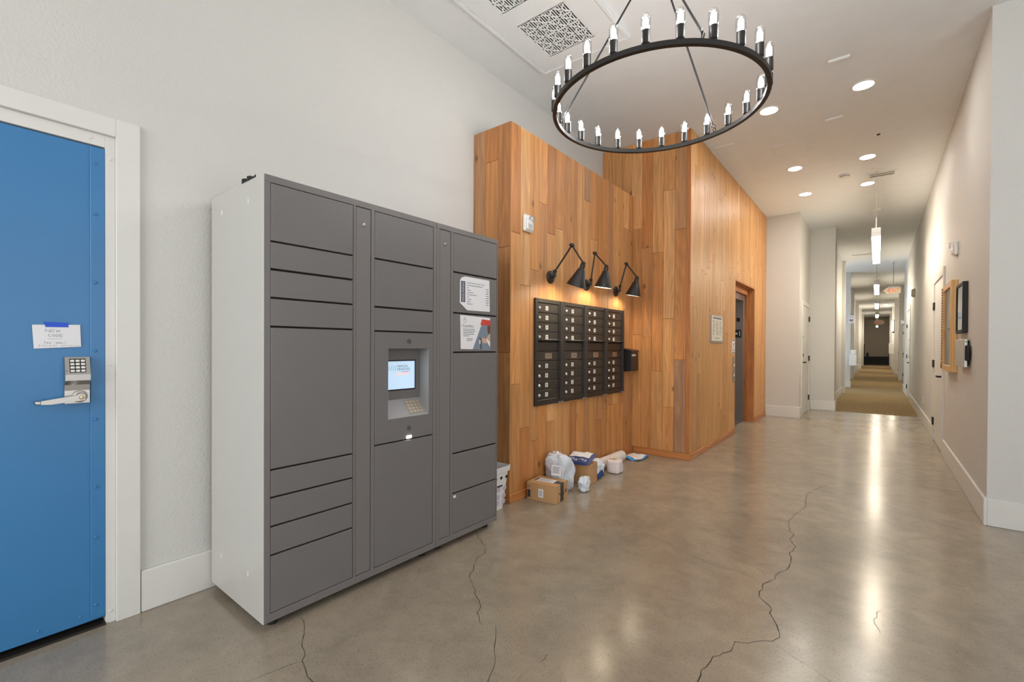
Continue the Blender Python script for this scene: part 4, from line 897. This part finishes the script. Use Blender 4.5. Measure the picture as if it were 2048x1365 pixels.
# waste basket behind the locker's end
wb = thing('waste_basket', 'white plastic basket with printed circles in the gap beside the locker', 'basket', (-2.30, 2.60, 0))
BK = mat('basket_white', (226, 226, 228), .4)
def rrect(w, d, z, r=.03, n=5):
    pts = []
    for cx, cy, a0_ in ((w - r, d - r, 0), (-w + r, d - r, PI / 2), (-w + r, -d + r, PI), (w - r, -d + r, 1.5 * PI)):
        for k in range(n + 1): a = a0_ + PI / 2 * k / n; pts.append((-2.305 + cx + r * math.cos(a), 2.605 + cy + r * math.sin(a), z))
    return pts
rings = [rrect(.082, .10, 0), rrect(.112, .128, .285), rrect(.122, .138, .290), rrect(.126, .142, .325), rrect(.119, .135, .327), rrect(.110, .126, .290), rrect(.078, .096, .008)]
b_ = MB(); n = len(rings[0]); b_.add([p for r in rings for p in r], [(k * n + i, k * n + (i + 1) % n, (k + 1) * n + (i + 1) % n, (k + 1) * n + i) for k in range(len(rings) - 1) for i in range(n)] + [tuple(range(n)), tuple(range((len(rings) - 1) * n, len(rings) * n))], 0, False); b_.build('basket_body', BK, wb)
LIL = mat('lilac_print', (196, 188, 206), .5)
for y in (2.55, 2.62, 2.69):
    for z in (.10, .16, .055): MB().lathe([(.02, 0), (.02, .001), (0, .001)], (-2.305 + .0828 + .03 * z / .285 + .0005, y, z), (1, 0, -.105), 14).build('printed_circle', LIL, wb)
for y in (2.52, 2.58, 2.64, 2.70):
    MB().lathe([(.012, 0), (.012, .0012), (0, .0012)], (-2.305 + .0828 + .03 * .245 / .285 + .001, y, .245), (1, 0, -.105), 12).build('vent_hole', BLACKM, wb)
box('printed_word', (-2.305 + .103, 2.60, .178), (-2.305 + .1045, 2.66, .190), INK, wb)

# ------------------------------------------------------------------ doors on the corridor
def side_door(n, X, y0, y1, h, face, hinge_far, lev):
    r, nn = AX[face]; s = nn.x; t = sgroup('door_%d' % n, (X, (y0 + y1) / 2, 0))
    zl = .02
    MB().box((X, y0 + .09, zl), (X + s * .006, y1 - .09, h - .09), .002).build('door_leaf', TRIM, t)
    c = MB(); c.box((X, y0, 0), (X + s * .018, y0 + .085, h), .002).box((X, y1 - .085, 0), (X + s * .018, y1, h), .002).box((X, y0 + .085, h - .085), (X + s * .018, y1 - .085, h), .002); c.build('casing', TRIM, t)
    yh = y1 - .095 if hinge_far else y0 + .095
    for z in (.26, 1.03, 1.80): MB().box((X + s * .004, yh - .05, z - .05), (X + s * .024, yh + .05, z + .05), .002).build('hinge', BLACKM, t)
    yl = y0 + .16 if hinge_far else y1 - .16
    MB().cyl((X + s * .004, yl, lev), (X + s * .05, yl, lev), .012, 12).box((X + s * .044, yl - .01, lev - .011), (X + s * .056, yl + (.12 if hinge_far else -.12), lev + .011), .003).build('lever', BLACKM, t)
    MB().box((X + s * .004, yl - .03, lev + .10), (X + s * .02, yl + .03, lev + .16), .003).build('deadbolt', BLACKM, t)
    MB().cyl((X, y0 + .04 if hinge_far else y1 - .04, 1.43), (X + s * .024, y0 + .04 if hinge_far else y1 - .04, 1.43), .012, 12).build('door_bell', BLACKM, t)
side_door(2, XS, 9.68, 10.86, 2.10, '+X', True, .97)
side_door(3, XR, 7.22, 8.47, 2.18, '-X', True, .90)
side_door(5, XR, 14.15, 15.6, 2.25, '-X', True, .90)
side_door(6, .76, 21.2, 22.4, 2.2, '-X', True, .95); side_door(7, .76, 26.0, 27.2, 2.2, '-X', True, .95)

# ------------------------------------------------------------------ things on the right wall
ncs = thing('wooden_notice_case', 'oak framed glass notice case with piano hinge on the white wall', 'notice case', (XR, 6.5, 1.0)); OAK = wood('oak', 2, [(0, (196, 146, 92)), (1, (206, 158, 104))])
xf = XR - .052; y0, y1, z0, z1 = 6.13, 6.86, 1.0, 1.90; fw = .06
for nm, lo, hi in (('stile', (xf, y0, z0), (XR, y0 + fw, z1)), ('stile', (xf, y1 - fw, z0), (XR, y1, z1)), ('rail', (xf, y0 + fw, z1 - fw), (XR, y1 - fw, z1)), ('rail', (xf, y0 + fw, z0), (XR, y1 - fw, z0 + fw))): MB().box(lo, hi, .003).build(nm, OAK, ncs)
box('back_board', (XR - .012, y0 + fw, z0 + fw), (XR, y1 - fw, z1 - fw), mat('cork', (190, 168, 132), .9), ncs)
box('pane', (xf + .012, y0 + fw, z0 + fw), (xf + .015, y1 - fw, z1 - fw), glass_mat('case_glass', (.95, .95, .95), .45), ncs)
hg = MB()
for k in range(30): hg.cyl((xf - .003, y1 - .004, z0 + .02 + k * .029), (xf - .003, y1 - .004, z0 + .042 + k * .029), .006, 8)
hg.build('piano_hinge', mat('brass_hinge', (150, 130, 90), .4, metal=.8), ncs)
MB().ball((xf - .006, y0 + fw + .01, 1.43), .009).build('knob', SATIN, ncs)
fr = thing('black_shadow_frame', 'black shadow-box picture frame with glass beside the oak notice case', 'frame', (XR, 5.7, 1.37)); xf = XR - .036; y0, y1, z0, z1 = 5.50, 5.93, 1.37, 1.812; fw = .028
for nm, lo, hi in (('stile', (xf, y0, z0), (XR, y0 + fw, z1)), ('stile', (xf, y1 - fw, z0), (XR, y1, z1)), ('rail', (xf, y0 + fw, z1 - fw), (XR, y1 - fw, z1)), ('rail', (xf, y0 + fw, z0), (XR, y1 - fw, z0 + fw))): MB().box(lo, hi, .002).build(nm, BLACKM, fr)
box('mat_board', (XR - .008, y0 + fw, z0 + fw), (XR, y1 - fw, z1 - fw), mat('mat_cream', (210, 194, 166), .8), fr)
box('pane', (xf + .006, y0 + fw, z0 + fw), (xf + .009, y1 - fw, z1 - fw), glass_mat('case_glass', (.95, .95, .95), .45), fr)
ms = thing('steel_wall_box', 'brushed steel flat wall box with black piece at its side below the black frame', 'wall box', (XR, 5.5, 1.07))
MB().box((XR - .042, 5.33, 1.075), (XR - .02, 5.86, 1.312), .003).build('steel_front', mat('brushed_box_steel', (196, 194, 190), .35, metal=.7), ms); box('mount', (XR - .02, 5.40, 1.09), (XR, 5.82, 1.30), BLACKM, ms)
MB().box((XR - .038, 5.285, 1.13), (XR - .008, 5.33, 1.262), .008).build('handset', BLACKM, ms); MB().ball((XR - .03, 5.32, 1.29), .006).build('pilot_light', mat('green_light', (60, 180, 90), .4), ms)
ol = thing('wall_outlet', 'white electrical outlet low on the white corridor wall', 'outlet', (XR, 10.2, .33)); MB().box((XR - .006, 10.16, .325), (XR, 10.24, .445), .002).build('cover_plate', WHITE, ol)
for z in (.36, .41): MB().box((XR - .008, 10.183, z - .014), (XR - .005, 10.217, z + .014), .002).build('socket_face', WHITE, ol)
hn = thing('horn_sounder', 'round beige alarm horn on white wall near the corridor door', 'alarm', (XR, 12.7, 2.3)); MB().lathe([(.09, 0), (.09, .03), (.07, .06), (0, .065)], (XR, 12.7, 2.39), (-1, 0, 0), 24, caps=False).build('housing', mat('beige_plastic', (190, 184, 168), .5), hn); MB().torus((XR - .058, 12.7, 2.39), .05, .005, (1, 0, 0), 24, 6).build('sounder_ring', INKG, hn)
eb = thing('emergency_light', 'small white emergency light box on the corridor wall beside the far door', 'light', (XR, 17.3, 1.95)); MB().box((XR - .09, 17.2, 1.94), (XR, 17.5, 2.03), .006).build('housing', WHITE, eb); MB().cyl((XR - .10, 17.27, 1.985), (XR - .09, 17.27, 1.985), .03, 14).cyl((XR - .10, 17.42, 1.985), (XR - .09, 17.42, 1.985), .03, 14).build('lamp_heads', INKG, eb)

# defibrillator sign and drinking fountain
ad = thing('defibrillator_sign', 'white projecting sign with AED letters and purple heart at the corridor pier', 'sign', (-.642, 17.76, 2.0)); box('sign_plate', (-.712, 17.755, 2.015), (-.572, 17.765, 2.255), PAPER, ad)
HP = mat('heart_purple', (96, 52, 104), .6); hp = []
for k in range(28):
    a = 2 * PI * k / 28; hp.append((-.642 + .0031 * 16 * math.sin(a) ** 3, 17.7545, 2.098 + .0031 * (13 * math.cos(a) - 5 * math.cos(2 * a) - 2 * math.cos(3 * a) - math.cos(4 * a))))
MB().prism(hp, (0, .0008, 0)).build('heart', HP, ad); MB().box((-.650, 17.7535, 2.078), (-.634, 17.7545, 2.122)).box((-.660, 17.7535, 2.093), (-.624, 17.7545, 2.107)).build('heart_mark', PAPER, ad)
text('AED', .06, (-.642, 17.7548, 2.205), '-Y', mat('aed_blue', (90, 110, 170), .6), ad)
df = thing('drinking_fountain', 'white wall drinking fountain with bottle filler at the corridor pier', 'fountain', (-.57, 17.6, .69))
MB().box((-.668, 17.5, .70), (-.492, 17.79, 1.045), .01).build('basin_cabinet', WHITE, df); MB().box((-.645, 17.6, 1.045), (-.505, 17.79, 1.185), .008).build('bottle_filler', WHITE, df); MB().box((-.49, 17.55, .70), (-.43, 17.79, .74), .006).build('spout_tray', WHITE, df); MB().cyl((-.52, 17.56, 1.045), (-.52, 17.56, 1.075), .008, 10).build('bubbler', STEEL, df)

# far end of the corridor
fb = thing('stair_guard', 'black low stair enclosure with tall end posts at the dark corridor end', 'railing', (0, 43.4, 0))
MB().box((-.80, 43.4, .006), (.70, 44.5, .34), .01).build('dark_kerb', BLACKM, fb); MB().box((-.80, 43.8, .34), (.70, 44.5, .62), .01).build('dark_step', mat('charcoal_carpet', (44, 46, 50), .9), fb)
for x in (-.78, .68): MB().cyl((x, 43.35, .006), (x, 43.35, 1.55), .035, 12).build('post', BLACKM, fb)
MB().box((-.66, 43.9, .62), (-.5, 44.1, .9), .01).build('control_box', BLACK, fb)
wc = thing('wall_cabinet', 'white wall cabinet projecting from the corridor wall below the lit sconce', 'cabinet', (.66, 33, .9)); MB().box((.52, 33.0, .93), (.76, 33.5, 1.52), .01).build('cabinet_body', WHITE, wc); MB().box((.505, 33.02, .95), (.52, 33.48, 1.50), .004).build('cabinet_door', TRIM, wc)
wsc = thing('wall_sconce', 'lit vertical wall sconce on the corridor wall above white cabinet', 'sconce', (.72, 33.2, 2.1)); MB().box((.62, 33.15, 2.20), (.70, 33.35, 2.78), .008).build('diffuser', PLENS, wsc); MB().box((.70, 33.18, 2.12), (.76, 33.32, 2.84), .004).box((.64, 33.17, 2.10), (.76, 33.33, 2.20), .004).build('bracket', BLACKM, wsc)
